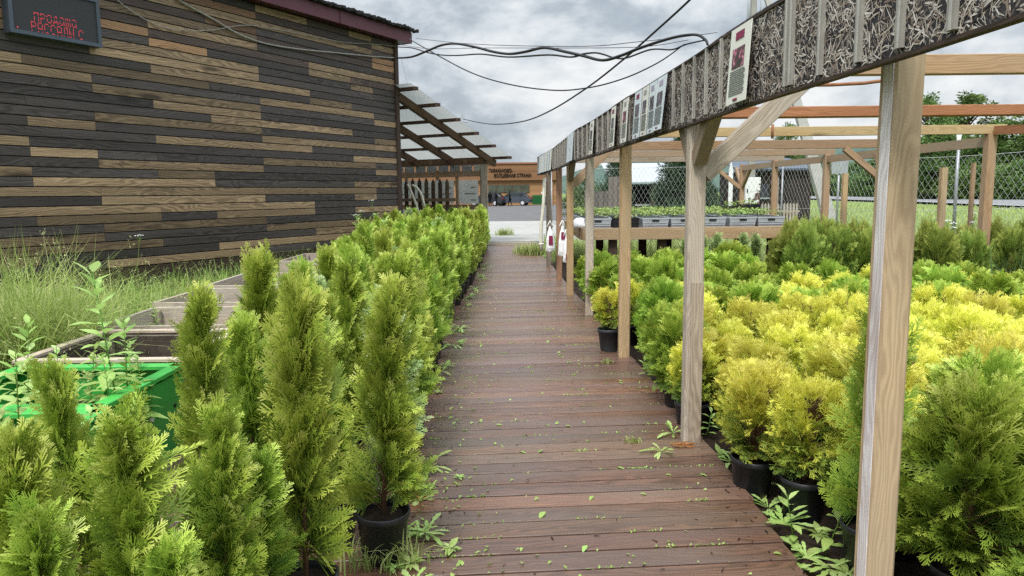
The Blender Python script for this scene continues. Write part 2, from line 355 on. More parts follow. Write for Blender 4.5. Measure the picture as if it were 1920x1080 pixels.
# far wooded hills
def hill(name, x0, x1, yc, top, seed, mat, dy=500):
    r = np.random.default_rng(seed); n, m = 160, 14; v = []
    ph = r.uniform(0, 6.28, 6)
    for i in range(n):
        t = i / (n - 1); x = x0 + (x1 - x0) * t
        prof = top * (.62 + .22 * math.sin(t * 4.1 + ph[0]) + .1 * math.sin(t * 9 + ph[1]) + .03 * math.sin(t * 31 + ph[2])) * math.sin(math.pi * min(1, max(0, t * 1.02))) ** .35
        for j in range(m):
            s_ = j / (m - 1); z = prof * math.sin(math.pi / 2 * s_) + r.normal(0, top * .012) * (s_ > .2); v.append((x, yc - dy * (1 - s_), max(-3, z - 3)))
    ix = np.arange(n * m).reshape(n, m); q = np.stack([ix[:-1, :-1], ix[1:, :-1], ix[1:, 1:], ix[:-1, 1:]], -1).reshape(-1, 4)
    o = link(name, nmesh(name, v, q, mat)); o['kind'] = 'structure'; return o
k = N('haze_tinted_forest'); tc = k.n('TexCoord').outputs['Object']
mf = k.done(k.bsdf(k.ramp(k.noise(tc, .05, 6, .7), [(.35, (.050, .085, .075)), (.65, (.10, .145, .115))]), 1., .05))  # bluish green puts distance haze into the forest colour
k = N('far_fields'); tc = k.n('TexCoord').outputs['Object']
mfl = k.done(k.bsdf(k.ramp(k.noise(tc, .012, 4, .6), [(.44, (.055, .095, .07)), (.5, (.19, .25, .12)), (.60, (.16, .22, .10)), (.66, (.055, .095, .07))]), 1., .05))
hill('hills', 60, 2300, 1420, 122, 3, mf); hill('near_hills', 230, 1000, 620, 30, 5, mfl, 220)

# ------------------------------------------------------------------ dark wooden building on the left
C0 = np.array([-2.7, 17.2]); e = np.array([.489, .872]); nn = np.array([.872, -.489])    # corner, along the wall away from the camera, outward
def BW(s, z, o=0.): return (C0[0] - e[0] * s + nn[0] * o, C0[1] - e[1] * s + nn[1] * o, z)
bl = empty('wooden_building', BW(0, 0), 0, 'long dark building clad in mixed black and tan boards with a purple roof edge', 'building')
bl.rotation_euler = (0, 0, 0)
def sub(o, parent):        # keep world place while parenting to an unrotated empty
    o.parent = parent; o.location = Vector(o.location) - parent.location; return o
WL, ZB, ZT = 19., .42, 4.98
mb = MB(); cols = [0, .77, 1.5, 2.72, 4.0, 5.1, 6.18, 7.15, 8.1, 9.3, 10.4, 11.6, 12.9, 14.1, 15.3, 16.6, WL]
nrow = 33; hb = (ZT - ZB) / nrow; state = random.random() < .5
for rI in range(nrow):
    z = ZB + hb * rI; ph = (rI * 2 + (rI // 4)) % 3; segs = [0] + [c for j, c in enumerate(cols[1:-1]) if (j + ph) % 3 == 0 or random.random() < .16] + [WL]
    dark = random.random() < .55
    for s0, s1 in zip(segs[:-1], segs[1:]):
        kk = random.uniform(.8, 1.2)
        if dark: b = random.uniform(.058, .108); col = (b * 1.10, b * .95, b * .95)
        else:
            b = random.uniform(.25, .40) * (.85 if rI < 4 else 1.); b *= 1.02; b *= 1.05 * random.choice((.6, .8, 1., 1., 1.15)); col = (b * 1.14, b * .82, b * .52)
        if rI > nrow - 9 and random.random() < .6: col = (col[0] * 1.08, col[1] * .88, col[2] * .78)
        mb.beam(BW(s0 + .002, z + hb / 2, .012), BW(s1 - .002, z + hb / 2, .012), .026, hb - .016, col=col, ch=.003)
        if random.random() < (.86 if dark else .9): dark = not dark
    mb.beam(BW(0, z + hb, .004), BW(WL, z + hb, .004), .012, .02, col=(.008, .008, .008))
ck = mb.build('wall_cladding', M['clad']); sub(ck, bl)
mb = MB(); D = 7.
def bpt(s, dpt, z): q = BW(s, z, -dpt); return q
for ra, rb in (((0, 0), (WL, 0)), ((0, D), (WL, D)), ((0, 0), (0, D)), ((WL, 0), (WL, D))):
    mb.beam(bpt(ra[0], ra[1] + .05, 2.7), bpt(rb[0], rb[1] + .05, 2.7), .08, 4.55, col=(.9, .85, .8))
sub(mb.build('wall_core', M['darkwood']), bl)
mb = MB(); mb.beam(BW(-.03, .15, -.02), BW(WL, .15, -.02), .1, .52, col=(.5, .5, .5)); sub(mb.build('plinth', M['darkwood']), bl)
mb = MB(); mb.beam(BW(-.06, .1, .0), BW(-.06, ZT + .1, .0), .12, .13, up=(nn[0], nn[1], 0), col=(.55, .55, .6)); sub(mb.build('corner_trim', M['darkwood']), bl)
rf = empty('roof'); rf.parent = bl
def subr(o): o.parent = rf; o.location = Vector(o.location) - bl.location; return o
mb = MB(); mb.beam(BW(-.34, ZT + .13, .28), BW(WL, ZT + .13, .28), .03, .26, col=(1, 1, 1)); mb.beam(BW(-.35, ZT + .13, .29), BW(-.35, ZT + .13, -D), .03, .24, col=(.8, .8, .8))
mb.beam(BW(-.34, ZT + .03, .13), BW(WL, ZT + .03, .13), .3, .025, col=(.7, .7, .7))
for s in (2.05, 4.1, 6.15, 8.2): mb.beam(BW(s, ZT + .0, .3), BW(s, ZT + .26, .3), .02, .012, up=(nn[0], nn[1], 0), col=(.6, .6, .6))
subr(mb.build('fascia', M['purple']))
mb = MB(); sl = .12
mb.prism([BW(-.5, ZT + .27, .38), BW(WL, ZT + .27, .38), BW(WL, ZT + 1.0, -D / 2), BW(-.5, ZT + 1.0, -D / 2)], (0, 0, .03))
mb.prism([BW(-.5, ZT + 1.0, -D / 2 - .01), BW(WL, ZT + 1.0, -D / 2 - .01), BW(WL, ZT + .27, -D - .3), BW(-.5, ZT + .27, -D - .3)], (0, 0, .03))
for q in range(420):
    s = random.uniform(-.48, 12); r = random.uniform(.015, .035); mb.box(BW(s, ZT + .295 + random.uniform(-.01, .03), .36 + random.uniform(-.06, .03)), (random.uniform(.04, .12), random.uniform(.04, .1), r * 2), random.uniform(0, 3))
subr(mb.build('roofing_felt', M['tar']))

# LED board on the wall
sc0, sc1, zt0, zt1 = 7.05, 8.29, 3.69, 4.37
led = empty('led_sign', BW(7.7, 3.6, .1), 0, 'slate framed LED sign board with red dot letters high on the dark wooden wall', 'sign')
mb = MB(); zc = (zt0 + zt1) / 2
mb.beam(BW(sc0, zc, .10), BW(sc1, zc, .10), .14, zt1 - zt0); sub(mb.build('casing', M['slate']), led)
mb = MB()
for za in (zt0 + .025, zt1 - .025): mb.beam(BW(sc0, za, .18), BW(sc1, za, .18), .03, .05)
for s in (sc0 + .025, sc1 - .025): mb.beam(BW(s, zt0 + .05, .18), BW(s, zt1 - .05, .18), .05, .03, up=(nn[0], nn[1], 0))
sub(mb.build('frame', M['slate']), led)
mb = MB(); mb.beam(BW(sc0 + .05, zc, .174), BW(sc1 - .05, zc, .174), .004, zt1 - zt0 - .1); sub(mb.build('screen', M['screen']), led)
GL = {'р': ['00000', '11110', '10001', '10001', '11110', '10000', '10000'], 'п': ['00000', '11111', '10001', '10001', '10001', '10001', '10001'], 'о': ['00000', '01110', '10001', '10001', '10001', '10001', '01110'],
      'д': ['00000', '00110', '01010', '01010', '01010', '11111', '10001'], 'а': ['00000', '01110', '00001', '01111', '10001', '10011', '01101'], 'ж': ['00000', '10101', '10101', '01110', '10101', '10101', '10101'],
      'Р': ['11110', '10001', '10001', '11110', '10000', '10000', '10000'], 'А': ['01110', '10001', '10001', '10001', '11111', '10001', '10001'], 'С': ['01110', '10001', '10000', '10000', '10000', '10001', '01110'],
      'Д': ['00111', '01001', '01001', '01001', '01001', '11111', '10001'], 'Ы': ['10001', '10001', '10001', '11001', '10101', '10101', '11001'], ' ': ['0'] * 7}
k = N('red_led'); em = k.n('Emission', i_Color=(1, .10, .13, 1), i_Strength=1.1); mled = k.done(em.outputs[0])
mb = MB(); pit = .0136
def dots(txt, s_left, ztop, drop):
    s = s_left
    for ch in txt:
        for ri, row in enumerate(GL[ch]):
            for ci, b in enumerate(row):
                if b == '1' and ri != drop:
                    q = BW(s - ci * pit, ztop - ri * pit * 1.42, .179); mb.box(q, (.0068, .004, .0092), math.atan2(e[1], e[0]))
        s -= (6.2 if ch != ' ' else 3.5) * pit
dots('продажа', 7.965, zt0 + .33, 3); dots('РАССАДЫ С', 8.01, zt0 + .185, 5)
mb.box(BW(8.19, zt0 + .08, .179), (.012, .004, .016), math.atan2(e[1], e[0]))
sub(mb.build('text', mled), led)
# ------------------------------------------------------------------ lean-to beyond the building's end wall
lt = empty('lean_to_shed', (-2.6, 18, 0), 0, 'brown timber lean-to with clear polycarbonate roof at the far end of the dark building', 'shed')
def LT(t, o, z): return (C0[0] + e[0] * t + nn[0] * o, C0[1] + e[1] * t + nn[1] * o, z)   # t away from the end wall, o towards the camera side
LL = 4.5
def rz_(t): return 3.86 - (3.86 - 2.42) * t / LL
for o in (-.05, -1.35, -2.65, -3.95):
    mb = MB(); mb.beam(LT(.02, o, rz_(0)), LT(LL + .15, o, rz_(LL + .15)), .11, .18, col=(1.3, 1.15, 1.05)); sub(mb.build('rafter', M['darkwood']), lt)
for i in range(6):
    t = .15 + i * (LL - .1) / 5; mb = MB(); mb.beam(LT(t, .55, rz_(t) + .12), LT(t, -4.4, rz_(t) + .12), .12, .075, col=(.9, .8, .8)); sub(mb.build('purlin', M['darkwood']), lt)
k = N('milky_polycarbonate'); p = k.n('BsdfTranslucent', i_Color=(.38, .385, .37, 1)); q_ = k.n('BsdfTransparent', i_Color=(.86, .87, .85, 1)); gl = k.n('BsdfGlossy', i_Roughness=.2)
m1 = k.n('MixShader', i_0=.35); k.t.links.new(p.outputs[0], m1.inputs[1]); k.t.links.new(q_.outputs[0], m1.inputs[2]); m2 = k.n('MixShader', i_0=.05); k.t.links.new(m1.outputs[0], m2.inputs[1]); k.t.links.new(gl.outputs[0], m2.inputs[2])
M['polycarb'] = k.done(m2.outputs[0])
for i in range(4):
    oa, ob = .5 - i * 1.22, .5 - (i + 1) * 1.22 + .02; mb = MB()
    mb.prism([LT(-.02, oa, rz_(0) + .162), LT(LL + .3, oa, rz_(LL + .3) + .162), LT(LL + .3, ob, rz_(LL + .3) + .162), LT(-.02, ob, rz_(0) + .162)], (0, 0, .008)); sub(mb.build('roof_panel', M['polycarb']), lt)
mb = MB(); mb.beam(LT(LL - .3, -.02, 2.425), LT(LL - .3, -4.4, 2.425), .09, .17, col=(1.5, 1.35, 1.2)); sub(mb.build('eave_beam', M['darkwood']), lt)
mb = MB(); q = LT(LL - .35, -.11, 0); mb.beam((q[0], q[1], .0), (q[0], q[1], 2.335), .19, .19, ch=.015, col=(.8, .8, .82)); sub(mb.build('post', M['oldpost']), lt)
# back screen with rails and white sheets
yb = 1.9
mb = MB()
for z in (2.08, 1.12, .35): mb.beam(LT(LL - .35, -.15, z), LT(LL - .35, -4.3, z), .05, .15 if z < 2 else .16)
for o in (-.2, -1.05, -1.75, -2.9): mb.beam(LT(LL - .33, o, .0), LT(LL - .33, o, 2.2), .09, .06, up=(e[0], e[1], 0))
sub(mb.build('screen_frame', M['beam']), lt)
for o in (-.28, -1.12, -1.9, -2.7):
    for za, zb in ((1.22, 1.90), (.42, 1.03)):
        mb = MB(); mb.prism([LT(LL - .41, o, za), LT(LL - .41, o - .66, za), LT(LL - .41, o - .66, zb), LT(LL - .41, o, zb)], (e[0] * .012, e[1] * .012, 0))
        sh = sub(mb.build('white_sheet', M['white']), lt)
        mb = MB()
        for q in range(3):
            z = za + .1 + q * .18; mb.prism([LT(LL - .418, o - .08, z), LT(LL - .418, o - .25 - .2 * (q % 2), z), LT(LL - .418, o - .25 - .2 * (q % 2), z + .03), LT(LL - .418, o - .08, z + .03)], (e[0] * .004, e[1] * .004, 0))
        c_ = mb.build('print', M['strip']); c_.parent = sh; c_.location = (0, 0, 0)
for j in range(9):
    o = -.25 - j * .42; mb = MB(); mb.prism([LT(LL - .1, o, 2.12), LT(LL - .1, o - .36, 2.12), LT(LL - .1, o - .36, 2.38), LT(LL - .1, o, 2.38)], (e[0] * .01, e[1] * .01, 0))
    sub(mb.build('window_pane', M['paper'] if j == 0 else M['tray']), lt)
# picket fence in front
pf = empty('picket_fence', LT(2.9, -.6, 0), 0, 'weathered picket fence with pointed slats under the lean-to roof', 'fence')
for j in range(13):
    o = -.62 - j * .235; hz = 1.98 + random.uniform(-.07, .04); w = .06; t = 3.0
    mb = MB(); kk = random.uniform(.55, 1.25); mb.prism([LT(t, o - w, 0), LT(t, o + w, 0), LT(t, o + w, hz - .12), LT(t, o, hz), LT(t, o - w, hz - .12)], (e[0] * .025, e[1] * .025, 0), col=(kk, kk, kk)); sub(mb.build('picket', M['picket']), pf)
for z in (.5, 1.35):
    mb = MB(); mb.beam(LT(2.95, -.3, z), LT(2.95, -3.7, z), .05, .09, col=(1.6, 1.4, 1.3)); sub(mb.build('rail', M['picket']), pf)
for j, (pa, pb, pc) in enumerate((((764, 345), (775, 365), (787, 405)), ((772, 347), (792, 352), (796, 392)))):
    mb = MB(); A, B, Cc = [P(*q, 18.9) for q in (pa, pb, pc)]
    pts = [(1 - t) ** 2 * A + 2 * t * (1 - t) * B + t * t * Cc for t in np.linspace(0, 1, 9)]; mb.tube(pts, .035, 6)
    tag(mb.build('drain_hose', M['conduit']), ['cream hose leaning straight against the picket fence', 'cream hose bent over the picket fence rail'][j], 'hose')

# ------------------------------------------------------------------ cables in the sky
A0 = np.array([-2.72, 17.25]); B0 = np.array([.98, 3.95])
def cable(pts, r, label, A=A0, B=B0, mat='black'):
    raw = [PL(u, v, A, B) for u, v in pts]; out = []
    n = len(raw)
    for i in range(n - 1):       # catmull-rom
        p0, p1, p2, p3 = raw[max(0, i - 1)], raw[i], raw[i + 1], raw[min(n - 1, i + 2)]
        for t in np.linspace(0, 1, 7)[:-1]: out.append(.5 * (2 * p1 + (p2 - p0) * t + (2 * p0 - 5 * p1 + 4 * p2 - p3) * t * t + (3 * p1 - p0 - 3 * p2 + p3) * t ** 3))
    out.append(raw[-1]); mb = MB(); mb.tube(out, r * 1.15, 6, r2=r * (.38 if A is A0 else 1.)); return tag(mb.build('cable', M[mat]), label, 'cable')
cable([(740, 109), (770, 107), (800, 96), (827, 85), (855, 82), (890, 88), (925, 97), (955, 101), (985, 97), (1020, 89.5), (1060, 97), (1095, 105), (1130, 113), (1165, 104), (1200, 90), (1260, 71), (1303, 65), (1322, 74), (1327, 84)], .017, 'thickest black cable waving from the building corner to the printed fascia')
cable([(746, 88), (773, 90), (800, 98), (827, 103), (857, 104), (901, 101.5), (953, 107), (1027, 103), (1070, 107), (1095, 101), (1117, 99), (1135, 103), (1150, 108), (1173, 109), (1220, 93), (1260, 93), (1287, 83), (1323, 75)], .010, 'thinner wavy black cable hanging just under the thickest one')
cable([(767, 73), (823, 105), (883, 136), (950, 157), (1033, 169), (1100, 165), (1167, 148), (1233, 118), (1283, 83)], .008, 'black cable sagging in a wide bow below the bundle')
cable([(780, 72), (877, 82), (1067, 87), (1200, 78), (1345, 61)], .004, 'thin straight messenger wire above the cable bundle')
cable([(748, 83), (800, 91), (900, 90), (1067, 90), (1200, 88), (1290, 75)], .004, 'thin wire running through the middle of the cable bundle')
cable([(868, 223), (900, 230), (933, 233), (983, 227), (1033, 207), (1100, 165), (1167, 113), (1233, 55), (1293, 0), (1350, -60), (1420, -150)], .011, 'black cable rising steeply from the lean-to mast to the upper right', np.array([-1.7, 24.5]), np.array([2.2, 4.5]))
AW, BWq = np.array(BW(.0, 0, .06)[:2]), np.array(BW(12., 0, .06)[:2])
cable([(322, -12), (345, 6), (400, 36), (450, 65), (500, 82), (560, 92), (620, 98), (690, 105), (740, 108.5)], .014, 'heavy grey cable drooping across the upper right of the wooden wall', AW, BWq, 'strip')
cable([(215, -6), (232, 10), (270, 35), (310, 52), (360, 57), (400, 56), (440, 49), (475, 48), (535, 58), (592, 69), (650, 80), (693, 82), (746, 87)], .007, 'thin grey cable pinned along the top of the wooden wall', AW, BWq, 'strip')
cable([(752, 106), (757, 130), (765, 160), (766, 172)], .003, 'thin wire dropping from the building corner to the lean-to', A0, B0)
# small antenna mast on the lean-to
mm = empty('antenna_mast', P(866, 228, 24.5), 0, 'small grey antenna mast standing above the lean-to roof', 'mast')
b_ = mm.location
mb = MB(); mb.tube([(b_.x, b_.y, 2.3), (b_.x, b_.y, b_.z + .32)], .03, 6); o = mb.build('pole', M['steel']); sub(o, mm)
mb = MB(); mb.box((b_.x + .02, b_.y, b_.z + .12), (.14, .1, .3)); mb.tube([(b_.x - .16, b_.y, b_.z - .02), (b_.x + .2, b_.y, b_.z - .02)], .02, 5); mb.tube([(b_.x - .16, b_.y, b_.z - .02), (b_.x - .16, b_.y, b_.z + .12)], .02, 5); mb.tube([(b_.x - .2, b_.y, b_.z + .1), (b_.x + .05, b_.y, b_.z + .16)], .012, 5); o = mb.build('antenna', M['tray']); sub(o, mm)

# ------------------------------------------------------------------ far wooden building with lettering, cars, people
M['farglass'] = plain('dim_green_window_glass', (.075, .09, .06), .2, .5, .5, .8)
fb = empty('lettered_building', (-4, 93, 0), 0, 'far orange wooden building with dark Cyrillic lettering and a row of dark windows', 'building')
M['fwood'] = wood('orange_far_wood', (.42, .235, .115), (.29, .155, .07), rough=.8, bd=.0)
M['fband'] = wood('brown_far_band', (.235, .125, .06), (.18, .095, .045), rough=.8, bd=.0)
mb = MB()
for i in range(15): mb.beam((-22, 93.1, .1 + i * .22), (6.2, 93.1, .1 + i * .22), .1, .21)
sub(mb.build('wall', M['fwood']), fb)
mb = MB(); mb.box((-7.9, 97, 1.6), (28, 7.6, 3.2)); sub(mb.build('body', M['fwood']), fb)
mb = MB()
for i in range(8): mb.beam((-22.2, 92.85, 3.3 + i * .24), (6.4, 92.85, 3.3 + i * .24), .5, .235)
sub(mb.build('upper_band', M['fband']), fb)
mb = MB(); mb.box((-7.9, 96.8, 5.3), (29, 8.6, .22)); sub(mb.build('roof', M['redbeam']), fb)
for j in range(5):
    x = -2.2 + j * 1.05 - .2; mb = MB(); mb.box((x, 92.98, 2.12), (1.0, .06, .95)); o = sub(mb.build('window', M['farglass']), fb)
    mb = MB(); mb.box((x + .5, 92.94, 2.12), (.07, .06, 1.0)); o2 = mb.build('mullion', M['darkwood']); o2.parent = o
mb = MB(); mb.box((4.0, 92.95, 1.55), (.25, .06, .3)); sub(mb.build('notice', M['white']), fb)
mb = MB(); mb.beam((5.25, 92.9, 0), (5.25, 92.9, 3.2), .3, .1); sub(mb.build('corner_board', M['fwood']), fb)
def text(name, body, loc, size, mat, rot, parent=None, ext=.01, bold=0.):
    cu = bpy.data.curves.new(name, 'FONT'); cu.body = body; cu.size = size; cu.extrude = ext; cu.offset = bold
    t = bpy.data.objects.new('tmp', cu); COL.objects.link(t); dg = bpy.context.evaluated_depsgraph_get(); dg.update()
    me = bpy.data.meshes.new_from_object(t.evaluated_get(dg)); bpy.data.objects.remove(t); me.materials.clear(); me.materials.append(mat)
    o = link(name, me, parent); o.rotation_euler = rot; o.location = loc; return o
for body, x, z, sz, wd in (('ТАРАКАНОВО-', -2.78, 4.20, .62, 3.0), ('ВОЛШЕБНАЯ СТРАНА!', -2.15, 3.58, .62, 4.75)):
    o = text('lettering', body, (x, 92.55, z), sz, M['black'], (rad(90), 0, 0), None, .04, .012); o.scale = (wd / max(v.co.x for v in o.data.vertices), 1, 1); sub(o, fb)
# cars
M['glass'] = plain('dark_car_glass', (.03, .035, .04), .08, .6, .05, 3)
M['cardark'] = plain('dark_blue_grey_car_paint', (.055, .065, .085), .18, .6, .05, 2); M['carblack'] = plain('black_car_paint', (.03, .032, .038), .2, .6, .05, 2)
M['taillight'] = plain('red_tail_light', (.40, .03, .03), .25, .5, .1, 4); M['rim'] = plain('alloy_rim', (.5, .5, .52), .3, .6, .1, 9)
def car(label, x, y, rz, paint):
    c = empty('parked_car', (x, y, .04), rz, label, 'car', 'cars parked by the far building')
    prof = [(-2.25, .35), (-2.3, .75), (-2.2, 1.0), (-1.25, 1.08), (1.7, 1.1), (2.2, 1.02), (2.28, .7), (2.2, .35)]
    def loft(pr, hw, ins, name, mat, ch=.12):
        mb = MB(); n = len(pr); cx = sum(p[0] for p in pr) / n; cz = sum(p[1] for p in pr) / n
        rings = []
        for yy, sc in ((-hw, 1 - ins), (-hw + ch, 1), (hw - ch, 1), (hw, 1 - ins)): rings.append([(cx + (px - cx) * sc, yy, cz + (pz - cz) * (sc if sc == 1 else 1 - ins * .6)) for px, pz in pr])
        for A_, B_ in zip(rings[:-1], rings[1:]):
            for i in range(n): j = (i + 1) % n; mb.face([A_[i], A_[j], B_[j], B_[i]], sm=False)
        mb.face(rings[0][::-1]); mb.face(rings[-1]); return mb.build(name, mat, c)
    loft(prof, .9, .04, 'body', paint)
    loft([(-1.15, 1.06), (-.45, 1.52), (1.5, 1.52), (2.0, 1.08)], .78, .06, 'window', M['glass'], .2)
    loft([(-.55, 1.5), (-.35, 1.58), (1.45, 1.6), (1.62, 1.5)], .74, .05, 'roof', paint, .15)
    for xx in (-.35, .62, 1.5):
        mb = MB()
        for yy in (-.74, .74): mb.beam((xx, yy * 1.07, 1.06), (xx * .98, yy, 1.54), .07, .03, up=(1, 0, 0))
        mb.build('pillar', paint, c)
    for xx in (-1.4, 1.38):
        for yy in (-.82, .82):
            mb = MB(); mb.tube([(xx, yy - .11, .34), (xx, yy + .11, .34)], .34, 18); w = mb.build('wheel', M['black'], c)
            mb = MB(); s_ = 1 if yy > 0 else -1; mb.tube([(xx, yy + s_ * .10, .34), (xx, yy + s_ * .125, .34)], .22, 12); mb.build('rim', M['rim'], w)
    for yy in (-.7, .7):
        mb = MB(); mb.box((2.26, yy, .92), (.08, .3, .16)); mb.build('tail_light', M['taillight'], c)
        mb = MB(); mb.box((-2.27, yy, .8), (.08, .3, .15)); mb.build('headlight', M['white'], c)
    return c
car('dark grey estate car with red tail light, right-hand of the two by the far building', .25, 88.5, rad(-14), M['cardark'])
car('black car half hidden by standing people, left-hand of the two by the far building', -2.9, 88.4, rad(-20), M['carblack'])
# green wheeled bin and dark crate at the far wall
bn = empty('waste_bin', (3.4, 91.5, .03), 0, 'dark green waste bin standing against the far orange building', 'bin')
mb = MB(); mb.prism([(-.7, -.4, .1), (.7, -.4, .1), (.8, -.5, 1.0), (-.8, -.5, 1.0)], (0, .9, 0)); mb.build('body', M['greendark'], bn)
mb = MB(); mb.prism([(-.82, -.52, 1.0), (.82, -.52, 1.0), (.7, -.52, 1.25), (-.7, -.52, 1.25)], (0, 1.0, 0)); mb.build('lid', M['greendark'], bn)
bn = empty('storage_crate', (4.55, 91.6, .03), 0, 'black storage box beside the green bin at the far building', 'box')
mb = MB(); mb.box((0, 0, .5), (1.0, .8, .95)); mb.build('body', M['carblack'], bn); mb = MB(); mb.box((0, 0, 1.0), (1.06, .86, .08)); mb.build('lid', M['screen'], bn)
# people
M['skin'] = plain('skin', (.45, .27, .19), .5, .4, .08, 9); M['jacket'] = plain('dark_jacket', (.018, .019, .024), .8, .2, .2, 9); M['jeans'] = plain('grey_jeans', (.12, .12, .13), .85, .2, .2, 9); M['hair'] = plain('dark_hair', (.02, .014, .01), .7, .3, .2, 20)
M['palehair'] = plain('pale_cap', (.5, .46, .4), .7, .3, .1, 20); M['shoe'] = plain('light_shoe', (.45, .45, .45), .6, .3, .1, 20)
def person(label, x, y, rz, trousers, cap, stride=.12, arm=.1):
    J = [((0, 0, .93), (.15, .11)), ((0, .01, 1.12), (.15, .105)), ((0, .0, 1.34), (.19, .12)), ((0, 0, 1.47), (.07, .065)), ((0, -.01, 1.55), (.058, .058)), ((0, -.02, 1.64), (.078, .092)), ((0, -.02, 1.73), (.07, .085)), ((0, -.02, 1.78), (.03, .04)),
         ((.10, 0, .90), (.095, .1)), ((.11, -stride * .5, .5), (.065, .07)), ((.12, -stride, .1), (.045, .05)), ((.13, -stride - .13, .04), (.045, .04)),
         ((-.10, 0, .90), (.095, .1)), ((-.11, stride * .4, .5), (.065, .07)), ((-.12, stride, .1), (.045, .05)), ((-.13, stride - .13, .04), (.045, .04)),
         ((.21, 0, 1.40), (.065, .065)), ((.26, .03, 1.12), (.05, .05)), ((.25, -arm, .88), (.038, .038)), ((.25, -arm - .03, .80), (.035, .045)), ((.25, -arm - .04, .73), (.02, .03)),
         ((-.21, 0, 1.40), (.065, .065)), ((-.26, .03, 1.12), (.05, .05)), ((-.25, -arm * 1.5, .90), (.038, .038)), ((-.25, -arm * 1.5 - .04, .82), (.035, .045)), ((-.25, -arm * 1.5 - .06, .75), (.02, .03)), ((0, -.125, 1.635), (.016, .016))]
    E_ = [(0, 1), (1, 2), (2, 3), (3, 4), (4, 5), (5, 6), (6, 7), (0, 8), (8, 9), (9, 10), (10, 11), (0, 12), (12, 13), (13, 14), (14, 15), (2, 16), (16, 17), (17, 18), (18, 19), (19, 20), (2, 21), (21, 22), (22, 23), (23, 24), (24, 25), (5, 26)]
    me = bpy.data.meshes.new('t'); me.from_pydata([j[0] for j in J], E_, []); t = bpy.data.objects.new('t', me); COL.objects.link(t)
    md = t.modifiers.new('s', 'SKIN'); t.modifiers.new('d', 'SUBSURF').levels = 2
    for v, j in zip(me.skin_vertices[0].data, J): v.radius = j[1]; v.use_root = False
    me.skin_vertices[0].data[0].use_root = True
    dg = bpy.context.evaluated_depsgraph_get(); dg.update(); bm = bpy.data.meshes.new_from_object(t.evaluated_get(dg)); bpy.data.objects.remove(t)
    bm.materials.clear()
    for m_ in (M['jacket'], trousers, M['skin'], cap, M['shoe']): bm.materials.append(m_)
    for p_ in bm.polygons:
        c = p_.center; p_.use_smooth = True
        p_.material_index = 4 if c.z < .11 else 3 if (c.z > 1.68 or (c.z > 1.58 and c.y > .0)) else 2 if c.z > 1.49 else 2 if (abs(c.x) > .19 and c.z < .84) else 1 if c.z < .88 else 0
    o = link('person', bm); o.location = (x, y, .03); o.rotation_euler = (0, 0, rz); return tag(o, label, 'person')
person('person all in black standing nearest the lean-to post', -2.45, 84.5, rad(40), M['jacket'], M['hair'], .05)
person('person in dark clothes and pale shoes between the two cars', -1.75, 85.5, rad(-60), M['jacket'], M['hair'], .14)
person('person in dark jacket and grey trousers with pale cap in front of the rear car', -.15, 84.8, rad(80), M['jeans'], M['palehair'], .2)
# ------------------------------------------------------------------ pergola with the printed fascia
FXY = [(.3, 1.14), (1.66, 1.14), (2.0, 1.13), (3.29, 1.05), (4.2, 1.02), (5.97, .925), (7.42, .87), (8.7, .785), (12.2, .72), (15.28, .555)]
def fx(y): return float(np.interp(y, [a for a, b in FXY], [b for a, b in FXY]))
def fdir(y): d = Vector((fx(y + .05) - fx(y - .05), .1, 0)).normalized(); return d, Vector((-d.y, d.x, 0))      # along, outward (to the walkway)
def yu(u):                                   # depth at which the fascia is seen in that column
    lo, hi = 1.0, 15.3
    for _ in range(40):
        m = (lo + hi) / 2; q = np.array([fx(m), m, 2.0]) - EYE; uu = 960 + F * q.dot(CR) / q.dot(fw)
        if uu > u: lo = m
        else: hi = m
    return lo
M['worn'] = wood('worn_white_paint', (.78, .76, .74), (.50, .44, .41), rough=.8, knots=.3, stain=(.30, .18, .14))
pg = empty('pergola', (3, 8, 0), 0, 'long open timber pergola with a straw camouflage print fascia over the potted plants', 'pergola')
ZF0, ZF1 = 1.88, 2.245
fronts = [(2.35, 1.245), (4.23, 1.075), (6.51, 1.025), (8.82, .955), (10.58, .86), (12.68, .84), (14.87, .77)]
def subp(o): return sub(o, pg)
for i, (y, x) in enumerate(fronts):
    mt = [M['post'], M['oldpost'], M['post'], M['oldpost'], M['post'], M['darkwood'], M['oldpost']][i]
    col = [(1.0, .98, .94), (1.05, 1.02, 1.0), (1.05, .98, .9), (1.15, 1.12, 1.1), (.95, .85, .72), (3.0, 2.6, 2.2), (.62, .58, .56)][i]
    mb = MB(); mb.beam((x, y, -.06), (x, y, 2.16), .098, .098, up=(0, -1, 0), col=col, ch=.010)
    o = subp(mb.build('post', mt))
    if i == 0:
        mb = MB(); mb.beam((x - .0505, y - .014, -.05), (x - .0505, y - .014, 2.12), .058, .003, up=(-1, 0, 0), col=(1.0, 1.0, 1.02)); wp = mb.build('worn_white_face', M['worn'], o); wp.location = (0, 0, 0)
    if i == 1:
        mb = MB(); mb.beam((x + .012, y - .053, -.02), (x + .012, y - .053, .97), .074, .006, up=(0, -1, 0), col=(.86, .8, .74)); mb.build('splice_board', M['oldpost'], o).location = (0, 0, 0)
backs = [(8.82, 5.78), (10.95, 5.72), (13.2, 5.72), (15.5, 5.62), (17.8, 5.66), (6.51, 5.85), (4.23, 5.9)]
for y, x in backs:
    mb = MB(); mb.beam((x, y, -.06), (x, y, 2.15), .105, .105, up=(0, -1, 0), ch=.006, col=(1.05, 1.0, .95)); subp(mb.build('post', M['beam']))
def raft(y, x0, x1, z, mt, col, yb=None, h=.11, w=.06):
    mb = MB(); mb.beam((x0, y, z + h / 2), (x1, yb if yb else y, z + h / 2), w, h, col=col, ch=.004); subp(mb.build('rafter', mt))
